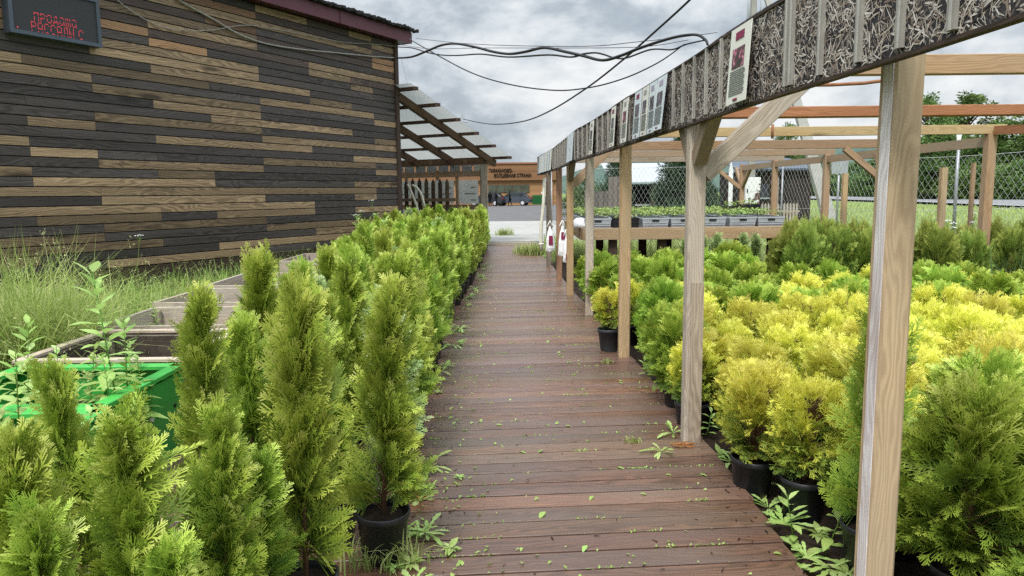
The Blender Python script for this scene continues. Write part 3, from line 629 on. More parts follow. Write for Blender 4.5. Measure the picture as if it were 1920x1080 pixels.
raft(4.25, fx(4.25) + .03, 6.1, 2.15, M['beam'], (1.15, 1.1, 1.0)); raft(6.51, fx(6.5) + .03, 6.1, 2.14, M['redbeam'], (1.2, 1.15, 1.1), w=.14, h=.09)
raft(8.82, fx(8.8) + .03, 5.95, 2.15, M['post'], (1.0, .95, .8)); raft(10.95, fx(10.9) + .03, 5.9, 2.12, M['beam'], (.85, .78, .72), h=.13)
raft(13.2, fx(13.2) + .03, 5.85, 2.13, M['beam'], (.9, .95, 1.0)); raft(15.5, fx(15.2) + .1, 5.8, 2.13, M['oldpost'], (.8, .75, .72)); raft(2.35, fx(2.35) + .03, 6.1, 2.15, M['beam'], (1, 1, 1))
for (ya, xa), (yb, xb) in zip(backs[:4], backs[1:5]):
    mb = MB(); mb.beam((xa, ya, 2.06), (xb, yb, 2.06), .06, .12, col=(.9, .95, .95)); subp(mb.build('back_plate', M['beam']))
mb = MB(); mb.beam((5.8, 8.76, 2.19), (5.85, 6.51, 2.06), .06, .1, col=(1.1, 1.05, 1)); subp(mb.build('back_plate', M['redbeam']))
for (ya, xa), (yb, xb) in zip(fronts[:-1], fronts[1:]):
    mb = MB(); mb.beam((xa + .0, ya + .05, 2.03), (xb + .0, yb - .05, 2.03), .05, .16, col=(.75, .7, .65)); subp(mb.build('front_plate', M['darkwood']))
def brace(a, b, mt, col, w=.07, h=.09): mb = MB(); mb.beam(a, b, w, h, col=col, ch=.004); subp(mb.build('brace', mt))
x, y = 1.075, 4.23
brace((x + .04, y, 1.60), (x + .64, y, 2.16), M['oldpost'], (.98, .95, .92), .075, .11); brace((x + .0, y - .06, 1.68), (x + .02, y - .42, 2.05), M['beam'], (.75, .85, .95), .075, .09); brace((x, y + .06, 1.68), (x, y + .42, 2.05), M['beam'], (.7, .8, .9))
x, y = .86, 10.58
brace((x + .04, y, 1.62), (x + .58, y, 2.13), M['beam'], (1., 1.0, 1.0), .07, .12); brace((x, y - .06, 1.7), (x + .02, y - .42, 2.05), M['beam'], (.7, .8, .9), .075, .1)
for y, x in (backs[1], backs[4]):
    brace((x - .05, y, 1.58), (x - .72, y, 2.12), M['beam'], (1.1, 1.05, 1)); brace((x, y - .06, 1.62), (x, y - .6, 2.06), M['beam'], (.9, .9, .9)); brace((x, y + .06, 1.62), (x, y + .5, 2.06), M['beam'], (.8, .8, .8))
mb = MB(); mb.tube([P(1500, 160, 5.5), P(1560, 159, 5.5), P(1620, 156, 5.5), P(1665, 150, 5.5), P(1700, 143, 5.5)], .014, 6); subp(mb.build('rail', M['redbeam']))
for u in (1416, 1449):
    q = P(u, 233, 6.3); q2 = P(u, 250, 8.5); mb = MB(); mb.tube([q, (q[0], q[1], q[2] - .12)], .012, 6); subp(mb.build('hook', M['redbeam']))
# straw print fascia
k = N('straw_camouflage_print'); uv = k.n('UVMap').outputs[0]
def straws(rot, sc, loc, th, w1=.05):
    base = k.n('VectorMath', operation='ADD', i_0=k.map(uv, (1, 1, 1), (0, 0, rot), loc)); nzv = k.n('TexNoise', i_Scale=5.5, i_Detail=2.); k.t.links.new(uv, nzv.inputs['Vector'])
    off = k.n('VectorMath', operation='SCALE', i_0=nzv.outputs['Color']); off.inputs['Scale'].default_value = .22; k.t.links.new(off.outputs[0], base.inputs[1])
    n = k.noise(k.map(base.outputs[0], sc), 1., 1.5, .4); return k.ramp(n, [(th, 0), (th + w1, 1)])
a1 = straws(.5, (9, 88, 1), (0, 0, 0), .60, .03); a2 = straws(-.7, (9.5, 96, 1), (3, 1, 0), .61, .03)
tone = k.noise(k.map(uv, (22, 26, 1)), 1., 4, .7); dirt = k.noise(k.map(uv, (4, 5, 1)), 1., 5, .65)
straw = k.ramp(tone, [(.3, (.10, .08, .07)), (.6, (.26, .22, .19)), (.75, (.40, .35, .31))]); darkc = k.ramp(dirt, [(.35, (.010, .010, .014)), (.65, (.045, .040, .042)), (.8, (.12, .10, .09))])
c = k.mix(a1, darkc, straw); c = k.mix(a2, c, straw)
M['camo'] = k.done(k.bsdf(c, .45, .4))
M['straw'] = plain('straw_print_ink', (.62, .60, .58), .45, .4, .25, 90)
mb = MB(); s = 0.
Yl = sorted(set([.3, 1.66] + [round(v, 2) for v in np.arange(2.0, 15.2, .55)] + [15.28])); prev = None
for ya, yb in zip(Yl[:-1], Yl[1:]):
    a, b = Vector((fx(ya), ya, 0)), Vector((fx(yb), yb, 0)); L = (b - a).length; _, oa = fdir(ya); _, ob = fdir(yb)
    w0, w1 = .012 * math.sin(ya * 2.3), .012 * math.sin(yb * 2.3)
    A0_, A1_, B0_, B1_ = a + Vector((0, 0, ZF0)), a + Vector((0, 0, ZF1 + w0)), b + Vector((0, 0, ZF0)), b + Vector((0, 0, ZF1 + w1))
    mb.face([A0_, A1_, B1_, B0_][::-1], [(s, 0), (s, .365), (s + L, .365), (s + L, 0)][::-1])
    ba, bb = -oa * .02, -ob * .02
    mb.face([A0_ + ba, B0_ + bb, B1_ + bb, A1_ + ba][::-1], [(s, 0), (s + L, 0), (s + L, .36), (s, .36)]); mb.face([A0_, B0_, B0_ + bb, A0_ + ba][::-1], [(s, 0)] * 4); mb.face([A1_, A1_ + ba, B1_ + bb, B1_][::-1], [(s, 0)] * 4)
    s += L
q = Vector((fx(15.28), 15.28, 0)); o_ = -fdir(15.2)[1] * .3
mb.face([q + Vector((0, 0, ZF0)), q + Vector((0, 0, ZF1)), q + o_ + Vector((0, .1, ZF1)), q + o_ + Vector((0, .1, ZF0))], [(0, 0), (0, .36), (.3, .36), (.3, 0)])
rs = np.random.default_rng(77); fmesh = mb      # printed straw: thin pale strokes lying over the dark ground
fb2 = MB()
for q in range(16000):
    yc = 15.1 - 14.6 * rs.uniform() ** .62; zc = rs.uniform(ZF0 + .006, ZF1 - .012); L = rs.uniform(.010, .065) * (1 + .6 * (rs.uniform() < .1)); wd = rs.uniform(.0010, .0036) * (1.25 if L > .06 else 1); an = rs.choice([.7, -.6, 1.4, .1]) + rs.normal(0, .45); bend = rs.normal(0, .10)
    t = rs.uniform(); base = (.95, .89, .84) if t < .42 else (.62, .53, .46) if t < .72 else (.36, .28, .23) if t < .88 else (.05, .045, .05); kk = rs.uniform(.8, 1.12); pts = []
    off = .0006 + .0022 * rs.uniform(); ca, sa = math.cos(an), math.sin(an); P3 = []
    for f in (-.5, 0, .5):
        cx, cz = L * f, bend * L * (f * f) * 4; P3.append((cx * ca - cz * sa, cx * sa + cz * ca))
    zlo, zhi = zc + min(p[1] for p in P3) - wd, zc + max(p[1] for p in P3) + wd
    if zlo < ZF0 + .003: zc += ZF0 + .003 - zlo
    if zhi > ZF1 - .010: zc -= zhi - (ZF1 - .010)
    def WP(dy, dz):
        y = yc + dy; o = fdir(y)[1]; return (fx(y) + o.x * off, y + o.y * off, zc + dz)
    nx, nz = -sa, ca; ws = (wd * .5, wd, wd * .35)
    for i0 in (0, 1):
        (a0, b0), (a1, b1) = P3[i0], P3[i0 + 1]; w0, w1 = ws[i0], ws[i0 + 1]
        fb2.face([WP(a0 + nx * w0, b0 + nz * w0), WP(a0 - nx * w0, b0 - nz * w0), WP(a1 - nx * w1, b1 - nz * w1), WP(a1 + nx * w1, b1 + nz * w1)], col=tuple(c_ * kk for c_ in base))
fo = subp(fmesh.build('fascia', M['camo'])); so_ = fb2.build('straw_print', M['straw'], fo); so_.location = (0, 0, 0); so_.location = Vector((0, 0, 0))
mb = MB()
for ya, yb in zip(Yl[:-1], Yl[1:]):
    for z in (ZF0 + .002, ZF1 - .004):
        mb.beam((fx(ya) + .006, ya, z - .004), (fx(yb) + .006, yb, z - .004), .03, .012, col=(.5, .5, .5))
subp(mb.build('fascia_edge', M['darkwood']))
def onf(mb, ya, yb, z0, z1, off, th=.003, col=(1, 1, 1), lean=0.):
    a, b = Vector((fx(ya), ya, 0)), Vector((fx(yb), yb, 0)); o = fdir((ya + yb) / 2)[1]
    P_ = [a + o * (off + lean) + Vector((0, 0, z0)), b + o * (off + lean) + Vector((0, 0, z0)), b + o * off + Vector((0, 0, z1)), a + o * off + Vector((0, 0, z1))]
    return mb.prism(P_, o * th, col=col)
for y in [1.55, 1.9, 2.13, 2.35, 2.6, 2.83, 2.87, 3.62, 3.86, 4.08, 4.3, 4.5] + list(np.arange(5.75, 15.1, .31)):
    mb = MB(); w = .016 if y < 9 else .025; onf(mb, y - w, y + w, ZF0 + .02, ZF1 - .01, .002, .012, col=(.95, .93, .9)); onf(mb, y - w * .35, y + w * .2, ZF0 + .02, ZF1 - .01, .0142, .003, col=(1.3, 1.3, 1.3)); subp(mb.build('holder_strip', M['strip']))
k = N('flower_photo'); tc = k.n('TexCoord').outputs['Object']; M['photo'] = k.done(k.bsdf(k.ramp(k.noise(tc, 22, 4, .7), [(.35, (.02, .035, .02)), (.5, (.10, .04, .05)), (.58, (.60, .20, .30)), (.7, (.75, .5, .55))]), .4))
k = N('dark_flower_photo'); tc = k.n('TexCoord').outputs['Object']; M['photo2'] = k.done(k.bsdf(k.ramp(k.noise(tc, 26, 4, .7), [(.35, (.03, .03, .035)), (.55, (.12, .11, .12)), (.7, (.45, .38, .42))]), .4))
M['lilac'] = plain('lilac_print', (.36, .31, .42), .5, .3, .1, 9); M['ink'] = plain('grey_ink', (.16, .16, .16), .6, .3, .1, 30); M['paleblue'] = plain('pale_blue_paper', (.60, .66, .70), .5, .3, .05, 6)
def poster(ua, ub, label, head, pic, sheet, lean=.02, full=True):
    ya, yb = yu(ub), yu(ua); W_ = yb - ya; t = empty('information_sheet', (fx(ya), ya, ZF0), 0, label, 'poster', 'plant information sheets on the fascia')
    z0, z1 = ZF0 + .012, ZF1 - .018; H_ = z1 - z0
    mb = MB(); onf(mb, ya, yb, z0, z1, .022, .004, lean=lean); sub(mb.build('sheet', sheet), t)
    if not full: return
    def part(nm, f0, f1, g0, g1, m):
        mb = MB(); l1 = lean * (1 - g0); l2 = lean * (1 - g1); onf(mb, ya + W_ * f0, ya + W_ * f1, z0 + H_ * g0, z0 + H_ * g1, .0265 + l2, .0012, lean=l1 - l2); return sub(mb.build(nm, m), t)
    # along the fascia the near end is on the right
    hb_ = part('header', .30, .72, .83, .93, head); part('photo', .22, .82, .46, .72, pic)
    mb = MB()
    for q in range(13):
        g = .42 - q * .026; l1 = lean * (1 - g); onf(mb, ya + W_ * (.12 + .04 * (q % 3 == 0)), ya + W_ * .88, z0 + H_ * g, z0 + H_ * (g + .011), .0265 + l1, .0012)
    sub(mb.build('text', M['ink']), t)
    mb = MB(); g = .86; onf(mb, ya + W_ * .52, ya + W_ * .66, z0 + H_ * .85, z0 + H_ * .90, .0295 + lean * .14, .0012); onf(mb, ya + W_ * .36, ya + W_ * .72, z0 + H_ * .825, z0 + H_ * .84, .0295 + lean * .17, .0012); c_ = mb.build('logo', M['white']); c_.parent = hb_; c_.location = Vector(c_.location) - t.location
    part('footer_mark', .40, .62, .03, .06, M['maroon'])
poster(1380, 1418, 'largest plant sheet with maroon header and pink flower photo, nearest the camera', M['maroon'], M['photo'], M['paper'])
poster(1240, 1257, 'sheet with lilac header and dark flower photo, nearest of the four hung side by side', M['lilac'], M['photo2'], M['paleblue'], .035)
poster(1225, 1238, 'pale blue sheet with lilac header, second nearest of the four hung side by side', M['lilac'], M['photo2'], M['paleblue'])
poster(1211.5, 1223, 'cream sheet with grey header, third nearest of the four hung side by side', M['strip'], M['photo2'], M['paper'])
poster(1197, 1209.5, 'sheet with maroon header, farthest of the four hung side by side', M['maroon'], M['photo2'], M['paleblue'])
poster(1174, 1184, 'single sheet with pink photo, just beyond the group of four sheets', M['strip'], M['photo'], M['paper'])
poster(1152, 1160, 'single narrow sheet two beyond the group of four sheets', M['maroon'], M['photo2'], M['paper'])
poster(1111.5, 1118, 'single sheet above the thin grey pergola post', M['strip'], M['photo2'], M['paper'])
poster(1074, 1079, 'blank pale blue sheet, nearer of a pair on the far fascia', None, None, M['paleblue'], full=False); poster(1068, 1073, 'blank pale blue sheet, farther of a pair on the far fascia', None, None, M['paleblue'], full=False)
for j, u in enumerate((1036, 1031.5, 1027, 1022.8, 1019, 1015.8)): poster(u - 2.0, u + 1.4, ['nearest', 'second nearest', 'third nearest', 'fourth nearest', 'fifth nearest', 'farthest'][j] + ' of six narrow blank sheets at the far end of the fascia', None, None, M['paleblue'] if j % 2 else M['paper'], full=False)

# ------------------------------------------------------------------ plant bench, trays, crates
bench = empty('plant_bench', (1.3, 12.3, 0), 0, 'long raised timber bench carrying grey seedling trays behind the green bushes', 'bench')
TB = 12.3; BX0, BX1, BY1 = P(1092, 440, TB)[0], 4.75, 16.2; ZT_ = .90
mb = MB(); mb.beam((BX0, TB, ZT_ - .10), (3.0, TB, ZT_ - .10), .05, .2, col=(.9, .85, .78), ch=.004); mb.beam((3.004, TB, ZT_ - .10), (BX1, TB, ZT_ - .10), .05, .2, col=(.95, .88, .8), ch=.004); sub(mb.build('front_beam', M['post']), bench)
for (xa, ya, xb, yb, nm) in ((BX0, TB + .03, BX0, BY1, 'end_beam'), (BX1, TB + .03, BX1, BY1, 'end_beam'), (BX0, BY1, BX1, BY1, 'rear_beam')):
    mb = MB(); mb.beam((xa, ya, ZT_ - .1), (xb, yb, ZT_ - .1), .05, .2, col=(.85, .8, .75)); sub(mb.build(nm, M['post']), bench)
mb = MB()
for q in range(26): mb.beam((BX0 + .03, TB + .1 + q * .15, ZT_ - .015), (BX1 - .03, TB + .1 + q * .15, ZT_ - .015), .12, .02)
sub(mb.build('bench_top', M['grey']), bench)
for xx in (1.75, 2.6, 3.5, 4.5):
    for yy in (12.45, 14.3, 16.1):
        mb = MB(); mb.beam((xx, yy, -.06), (xx, yy, ZT_ - .2), .14, .12, up=(0, -1, 0)); sub(mb.build('leg', M['darkwood']), bench)
def sprouts(n, x0, x1, y0, y1, z, h, s, seed):
    r = np.random.default_rng(seed); V = []; C = []
    c = np.stack([r.uniform(x0, x1, n), r.uniform(y0, y1, n), z + r.uniform(.2, 1, n) * h], 1); az = r.uniform(0, 6.28, n); el = r.uniform(-.2, .9, n); L = r.uniform(.6, 1.3, n) * s
    d = np.stack([np.cos(az) * np.cos(el), np.sin(az) * np.cos(el), np.sin(el)], 1); sd_ = np.stack([-np.sin(az), np.cos(az), 0 * az], 1)
    v = np.stack([c, c + d * (L * .5)[:, None] + sd_ * (L * .34)[:, None], c + d * L[:, None], c + d * (L * .5)[:, None] - sd_ * (L * .34)[:, None]], 1)
    q = np.arange(n * 4).reshape(n, 4); lf = np.repeat(np.stack([r.uniform(.1, 1, n), r.uniform(0, 1, n), r.uniform(0, 1, n)], 1), 4, axis=0)
    return v.reshape(-1, 3), q, lf
sp_me = []
for q in range(3):
    v, qd, lf = sprouts(150, -.2, .2, -.27, .27, .16, .11, .055, 40 + q); sp_me.append(nmesh('leaves', v, qd, M['sprout'], {'leaf': lf}))
mb = MB()       # tray: tapered wall, lip, ribs and handle slot
w, dd, h = .232, .29, .165
def ringp(sx, sy, z): return [(-sx, -sy, z), (sx, -sy, z), (sx, sy, z), (-sx, sy, z)]
r0, r1, r2, r3, r4 = ringp(w - .025, dd - .025, 0), ringp(w - .005, dd - .005, h - .03), ringp(w, dd, h - .028), ringp(w, dd, h), ringp(w - .014, dd - .014, h)
for A_, B_ in ((r0, r1), (r1, r2), (r2, r3), (r3, r4)):
    for i in range(4): j = (i + 1) % 4; mb.face([A_[i], A_[j], B_[j], B_[i]])
mb.face(r0[::-1])
for z in (.04, .075): mb.box((0, -dd + .012, z), (2 * w - .06, .012, .010)); mb.box((0, dd - .012, z), (2 * w - .06, .012, .010))
tray_me = mb.mesh('tray', M['tray']); mb = MB(); mb.box((0, -dd + .0005, h - .045), (.12, .014, .026)); slot_me = mb.mesh('handle_slot', M['black']); mb = MB(); mb.face([(-w + .02, -dd + .02, h - .02), (w - .02, -dd + .02, h - .02), (w - .02, dd - .02, h - .02), (-w + .02, dd - .02, h - .02)]); tsoil_me = mb.mesh('soil', M['soil'])
ORD = ['first', 'second', 'third', 'fourth', 'fifth', 'sixth', 'seventh', 'eighth', 'ninth', 'tenth', 'eleventh', 'twelfth', 'thirteenth', 'fourteenth', 'fifteenth', 'sixteenth', 'seventeenth', 'eighteenth', 'nineteenth', 'twentieth'] + ['twenty-' + s for s in ('first', 'second', 'third', 'fourth', 'fifth', 'sixth', 'seventh', 'eighth', 'ninth')] + ['thirtieth'] + ['thirty-' + s for s in ('first', 'second', 'third', 'fourth', 'fifth', 'sixth', 'seventh', 'eighth', 'ninth')] + ['fortieth'] + ['forty-' + s for s in ('first', 'second', 'third', 'fourth', 'fifth', 'sixth', 'seventh', 'eighth', 'ninth')]
rowname = ['front', 'second', 'third', 'fourth', 'fifth', 'rear']
for rI in range(6):
    for cI in range(7):
        x = BX0 + .27 + cI * .495 + random.uniform(-.015, .015); y = TB + .34 + rI * .63
        if rI == 0 and cI == 1: continue
        t = empty('seedling_tray', (x, y, ZT_), random.uniform(-.02, .02), 'grey tray of green seedlings, ' + ORD[cI] + ' from the walkway in the ' + rowname[rI] + ' row on the bench', 'tray', 'seedling trays on the bench')
        b = link('tray', tray_me, t); link('handle_slot', slot_me, b); link('soil', tsoil_me, b); o = link('leaves', sp_me[(rI + cI) % 3], t)
# ribbed black pot tray in the gap and two black crates
def crate(label, x, y, z, rz, sx, sy, h, seed):
    t = empty('plastic_crate', (x, y, z), rz, label, 'crate'); mb = MB()
    mb.box((0, 0, .01), (sx, sy, .02))
    for sg in (-1, 1):
        mb.box((0, sg * (sy / 2 - .006), h - .012), (sx, .014, .024)); mb.box((sg * (sx / 2 - .006), 0, h - .012), (.014, sy - .03, .024)); mb.box((0, sg * (sy / 2 - .006), h * .5), (sx, .010, .014)); mb.box((sg * (sx / 2 - .006), 0, h * .5), (.010, sy - .03, .014))
        n = int(sx / .045)
        for q in range(n + 1): mb.box((-sx / 2 + .01 + q * (sx - .02) / n, sg * (sy / 2 - .006), h / 2), (.016, .011, h - .03))
        n = int(sy / .045)
        for q in range(1, n): mb.box((sg * (sx / 2 - .006), -sy / 2 + q * sy / n, h / 2), (.011, .016, h - .03))
        mb.box((0, sg * (sy / 2 - .014), h * .4), (sx - .03, .003, h * .7))
    mb.build('crate', M['black'], t); v, qd, lf = sprouts(90, -sx / 2 + .03, sx / 2 - .03, -sy / 2 + .03, sy / 2 - .03, h * .7, .12, .055, seed); link('leaves', nmesh('leaves', v, qd, M['sprout'], {'leaf': lf}), t)
crate('black ribbed crate squeezed between grey trays at the bench front', BX0 + .27 + .495, TB + .3, ZT_, 0, .42, .5, .17, 5)
crate('taller black crate standing on top of the trays towards the right end', P(1398, 400, 14.6)[0], 14.6, ZT_ + .17, .03, .46, .36, .17, 6)
crate('lower black crate standing on trays left of the taller crate', P(1368, 400, 14.4)[0], 14.4, ZT_ + .17, -.05, .28, .3, .14, 7)
# white hanging bags and hose at the far posts
def bag(label, u, v0, v1, Y, w, mark):
    p0, p1 = P(u, v0, Y), P(u + 1, v1, Y); t = empty('carrier_bag', p1, 0, label, 'bag'); Hh = p0[2] - p1[2]
    ring = []; n = 14
    for i, (f, ws, ds) in enumerate(((0, 1, .35), (.12, 1.02, .6), (.45, .92, .65), (.75, .62, .45), (.9, .28, .25), (1., .16, .16))):
        ring.append([(w / 2 * ws * math.cos(6.283 * q / n) * (1 + .08 * math.sin(q * 2.1 + i)) + (p0[0] - p1[0]) * f, w / 2 * ds * math.sin(6.283 * q / n), f * Hh + .02 * math.sin(q * 1.7) * (f < .1)) for q in range(n)])
    mb = MB()
    for A_, B_ in zip(ring[:-1], ring[1:]):
        for q in range(n): r_ = (q + 1) % n; mb.face([A_[q], A_[r_], B_[r_], B_[q]], sm=True)
    mb.face(ring[0][::-1]); mb.build('bag', M['poly'], t)
    mb = MB(); mb.prism([(-w * .22, -w * .36, Hh * mark[0]), (w * .28, -w * .36, Hh * mark[0]), (w * .26, -w * .335, Hh * mark[1]), (-w * .18, -w * .335, Hh * mark[1])], (0, -.006, 0)); mb.build('print', M['maroon'], t)
    mb = MB(); mb.tube([(p0[0] - p1[0] - .05, 0, Hh - .02), (p0[0] - p1[0], 0, Hh + .09), (p0[0] - p1[0] + .05, 0, Hh - .02)], .012, 5); mb.build('handle', M['poly'], t)
bag('white plastic bag with maroon print, hanging on the farthest pergola posts', 1031, 424, 470, 12.45, .15, (.25, .62)); bag('crumpled white bag hanging between two posts, nearer than the other', 1054, 424, 478, 11.6, .14, (.55, .8)); bag('small white bag with maroon base beside the brown post', 1062.5, 440, 490, 11.2, .13, (.03, .3))
mb = MB(); mb.tube([P(1021, 333, 14.6), P(1019, 380, 14.6), P(1015, 420, 14.6), P(1013.5, 455, 14.6), P(1016, 470, 14.6)], .035, 7); mb.tube([P(1010, 458, 14.58), P(1020, 457.5, 14.58)], .022, 6); tag(mb.build('water_pipe', M['conduit']), 'cream water pipe hanging down the farthest pergola post', 'pipe')
t = empty('folded_bag', P(1086, 427, 12.5), 0, 'white crumpled plastic bag lying at the bench end', 'bag'); t.location.z = ZT_ + .002
mb = MB(); mb.lathe([(.0, .0), (.15, .0), (.17, .05), (.12, .12), (.05, .17), (0, .17)], 9); mb.build('bag', M['poly'], t)
# ------------------------------------------------------------------ chain-link fence and what stands behind it
def gz(x, y): return float(hgt(np.array(x, float), np.array(y, float)))
FP = [(1.05, 19.2), (6.7, 17.9), (7.6, 15.0), (9.6, 13.6), (14.5, 12.2)]
seg = [0.]
for (a, b), (c, d) in zip(FP[:-1], FP[1:]): seg.append(seg[-1] + math.hypot(c - a, d - b))
def fpt(s): return float(np.interp(s, seg, [p[0] for p in FP])), float(np.interp(s, seg, [p[1] for p in FP]))
cf = empty('chain_link_fence', (6.7, 17.9, 0), 0, 'galvanised chain-link fence behind the bench and the back posts', 'fence')
HF = 2.12
mb = MB(); st = .115; sl_ = 1.75
for fam in (1, -1):
    s = -HF / sl_
    while s < seg[-1] + HF / sl_:
        a, b = s, s + fam * HF / sl_; pts = []
        for q in range(5):
            t = q / 4; ss = a + (b - a) * t
            if 0 <= ss <= seg[-1]: x, y = fpt(ss); pts.append((x, y + (.004 if fam > 0 else -.004), max(gz(x, y), -.05) + .05 + HF * t))
        if len(pts) > 1: mb.tube(pts, .0027, 3, cap=False)
        s += st
sub(mb.build('wire_netting', M['wire']), cf)
for z in (.08, 1.1, 2.14):
    mb = MB(); mb.tube([(*fpt(s), max(gz(*fpt(s)), -.05) + .03 + z) for s in np.linspace(0, seg[-1], 40)], .004, 4); sub(mb.build('line_wire', M['wire']), cf)
for s in (.02, seg[1], seg[4] - .02):
    x, y = fpt(s); mb = MB(); mb.tube([(x, y + .05, -.1), (x, y + .05, gz(x, y) + 2.2)], .022, 8); sub(mb.build('fence_post', M['steel']), cf)
def stake(label, u, vt, Y, w, mat, col): 
    q = P(u, vt, Y); t = mb = MB(); mb.beam((q[0] + .01, Y, -.1), (q[0], Y, q[2]), w, w, up=(0, -1, 0), col=col, ch=.008); return tag(mb.build('wooden_stake', M[mat]), label, 'stake')
stake('speckled pale wooden stake standing in the grass right of the nearest post', 1770, 314, 10.2, .085, 'post', (1.0, .98, .95)); stake('short pale wooden stake in front of the blank signboard', 1585, 325, 11.8, .08, 'post', (1.05, 1.0, .9)); stake('brown stake leaning behind the right back post', 1826, 306, 9.6, .05, 'beam', (1, 1, 1))
# blank signboard, give-way sign seen from behind
def at(u, v, Y): return P(u, v, Y)
t = empty('signboard', (*at(1575, 370, 19)[:2], gz(*at(1575, 370, 19)[:2])), 0, 'blank white rectangular signboard on a thin pole seen through the fence', 'sign')
a, b = at(1559, 326, 19), at(1591, 294, 19); b0 = t.location
mb = MB(); mb.box(((a[0] + b[0]) / 2 - b0.x, 0, (a[2] + b[2]) / 2 - b0.z), (b[0] - a[0], .02, b[2] - a[2])); mb.build('board', M['tray'], t)
mb = MB(); mb.tube([((a[0] + b[0]) / 2 - b0.x, .04, 0), ((a[0] + b[0]) / 2 - b0.x, .04, b[2] - b0.z - .03)], .03, 8); mb.build('pole', M['steel'], t)
t = empty('road_sign', (*at(1790, 380, 13.2 + 2)[:2], gz(*at(1790, 380, 15.2)[:2])), 0, 'triangular road sign seen from its white edge on a steel pole', 'sign'); b0 = t.location; c_ = at(1793, 300, 15.2)
mb = MB(); mb.tube([(.02, 0, 0), (c_[0] - b0.x + .03, 0, at(1793, 244, 15.2)[2] - b0.z)], .034, 8); mb.build('pole', M['steel'], t)
a, b, d = at(1789, 247, 15.2), at(1801, 247, 15.2), at(1791.5, 285, 15.2)
mb = MB(); mb.prism([(a[0] - b0.x, -.08, a[2] - b0.z), (d[0] - b0.x, -.08, d[2] - b0.z), (b[0] - b0.x, -.08, b[2] - b0.z)], (0, .015, 0)); mb.build('sign_plate', M['white'], t)
# concrete utility pole with its strut
t = empty('utility_pole', (*at(1411, 395, 26)[:2], 0), 0, 'concrete utility pole with a leaning strut rising above the fascia', 'pole'); b0 = t.location
p0 = at(1409, 395, 26); p1 = at(1414, -60, 26); s0, s1 = at(1556, 402, 24.5), at(1434, -20, 25.9)
mb = MB(); mb.beam((p0[0] - b0.x, 0, 0), (p1[0] - b0.x, 0, p1[2]), .24, .2, up=(0, -1, 0), taper=.75, ch=.02); mb.build('pole', M['concrete'], t)
mb = MB(); mb.beam((s0[0] - b0.x, s0[1] - b0.y, s0[2] - .2), (s1[0] - b0.x, s1[1] - b0.y, s1[2]), .42, .26, up=(0, -1, 0), taper=.45, ch=.02, col=(1.25, 1.25, 1.25)); mb.build('strut', M['concrete'], t)
for u, w in ((1404, .035), (1425, .022), (1400, .015)):
    q0, q1 = at(u, 60, 25.7), at(u + 3, -40, 25.7); mb = MB(); mb.tube([(q0[0] - b0.x, -.3, q0[2]), (q1[0] - b0.x, -.3, q1[2])], w, 6); mb.build('riser_pipe', M['tray'], t)
# rusty white cabinet, dark shed, board fence, roof shed
t = empty('metal_cabinet', (*at(1407, 375, 22.5)[:2], gz(*at(1407, 375, 22.5)[:2])), 0, 'white metal cabinet flaking with brown rust behind the fence', 'cabinet'); b0 = t.location
k = N('flaking_white_paint'); tc = k.n('TexCoord').outputs['Object']; sp = k.n('SeparateXYZ', i_0=tc)
fz = k.math('ADD', k.noise(tc, 5, 4, .6), k.math('MULTIPLY', k.math('SUBTRACT', sp.outputs[0], k.math('MULTIPLY', k.math('SUBTRACT', sp.outputs[2], 1.58), .5)), .45)); M['rusty'] = k.done(k.bsdf(k.ramp(fz, [(.56, (.72, .73, .72)), (.60, (.09, .05, .035))]), .6))
mb = MB(); mb.box((0, 0, 1.58), (.46, .4, .82), col=(1, 1, 1)); mb.build('body', M['rusty'], t); mb = MB(); mb.box((0, .02, .58), (.40, .34, 1.18)); mb.build('base', M['black'], t); mb = MB(); mb.box((.0, -.205, 1.58), (.42, .02, .76)); d_ = mb.build('door', M['rusty'], t); mb = MB(); mb.box((-.17, -.222, 1.58), (.03, .02, .12)); mb.build('handle', M['black'], d_)
t = empty('dark_shed', (*at(1450, 370, 30)[:2], .0), 0, 'dark timber shed with blue roof beyond the rusty white cabinet', 'shed')
mb = MB()
for q in range(14): mb.beam((-1.3 + q * .21, 0, 0), (-1.3 + q * .21, 0, 2.35), .2, .06, up=(0, -1, 0), col=(.33, .36, .42))
mb.box((.1, 1.6, 1.15), (2.9, 3.0, 2.3), col=(.35, .38, .42)); mb.build('wall', M['darkwood'], t)
mb = MB(); mb.prism([(-1.6, -.3, 2.32), (1.8, -.3, 2.32), (1.8, 3.3, 2.9), (-1.6, 3.3, 2.9)], (0, 0, .08)); mb.build('roof', M['slate'], t); mb = MB(); mb.box((-.5, -.05, 1.5), (.5, .04, .55)); f_ = mb.build('window', M['glass'], t); mb = MB(); mb.box((-.5, -.075, 1.2), (.6, .06, .06)); mb.build('sill', M['tray'], f_)
t = empty('picket_fence', (*at(1430, 372, 23)[:2], 0), 0, 'low grey picket fence in the grass beside the rusty cabinet', 'fence'); t.location.x -= .2
for q in range(14):
    mb = MB(); mb.prism([(q * .1 - .03, 0, .0), (q * .1 + .03, 0, .0), (q * .1 + .03, 0, 1.05), (q * .1, 0, 1.12), (q * .1 - .03, 0, 1.05)], (0, .02, 0)); mb.build('picket', M['grey'], t)
for z in (.3, .85):
    mb = MB(); mb.beam((-.05, .04, z), (1.4, .04, z), .03, .06); mb.build('rail', M['grey'], t)
mb = MB(); q = at(1456, 333, 20.2); mb.beam((q[0], 20.2, -.1), (q[0], 20.2, q[2]), .1, .1, up=(0, -1, 0)); tag(mb.build('marker_post', M['concrete']), 'square pale grey concrete marker post behind the bench', 'post')
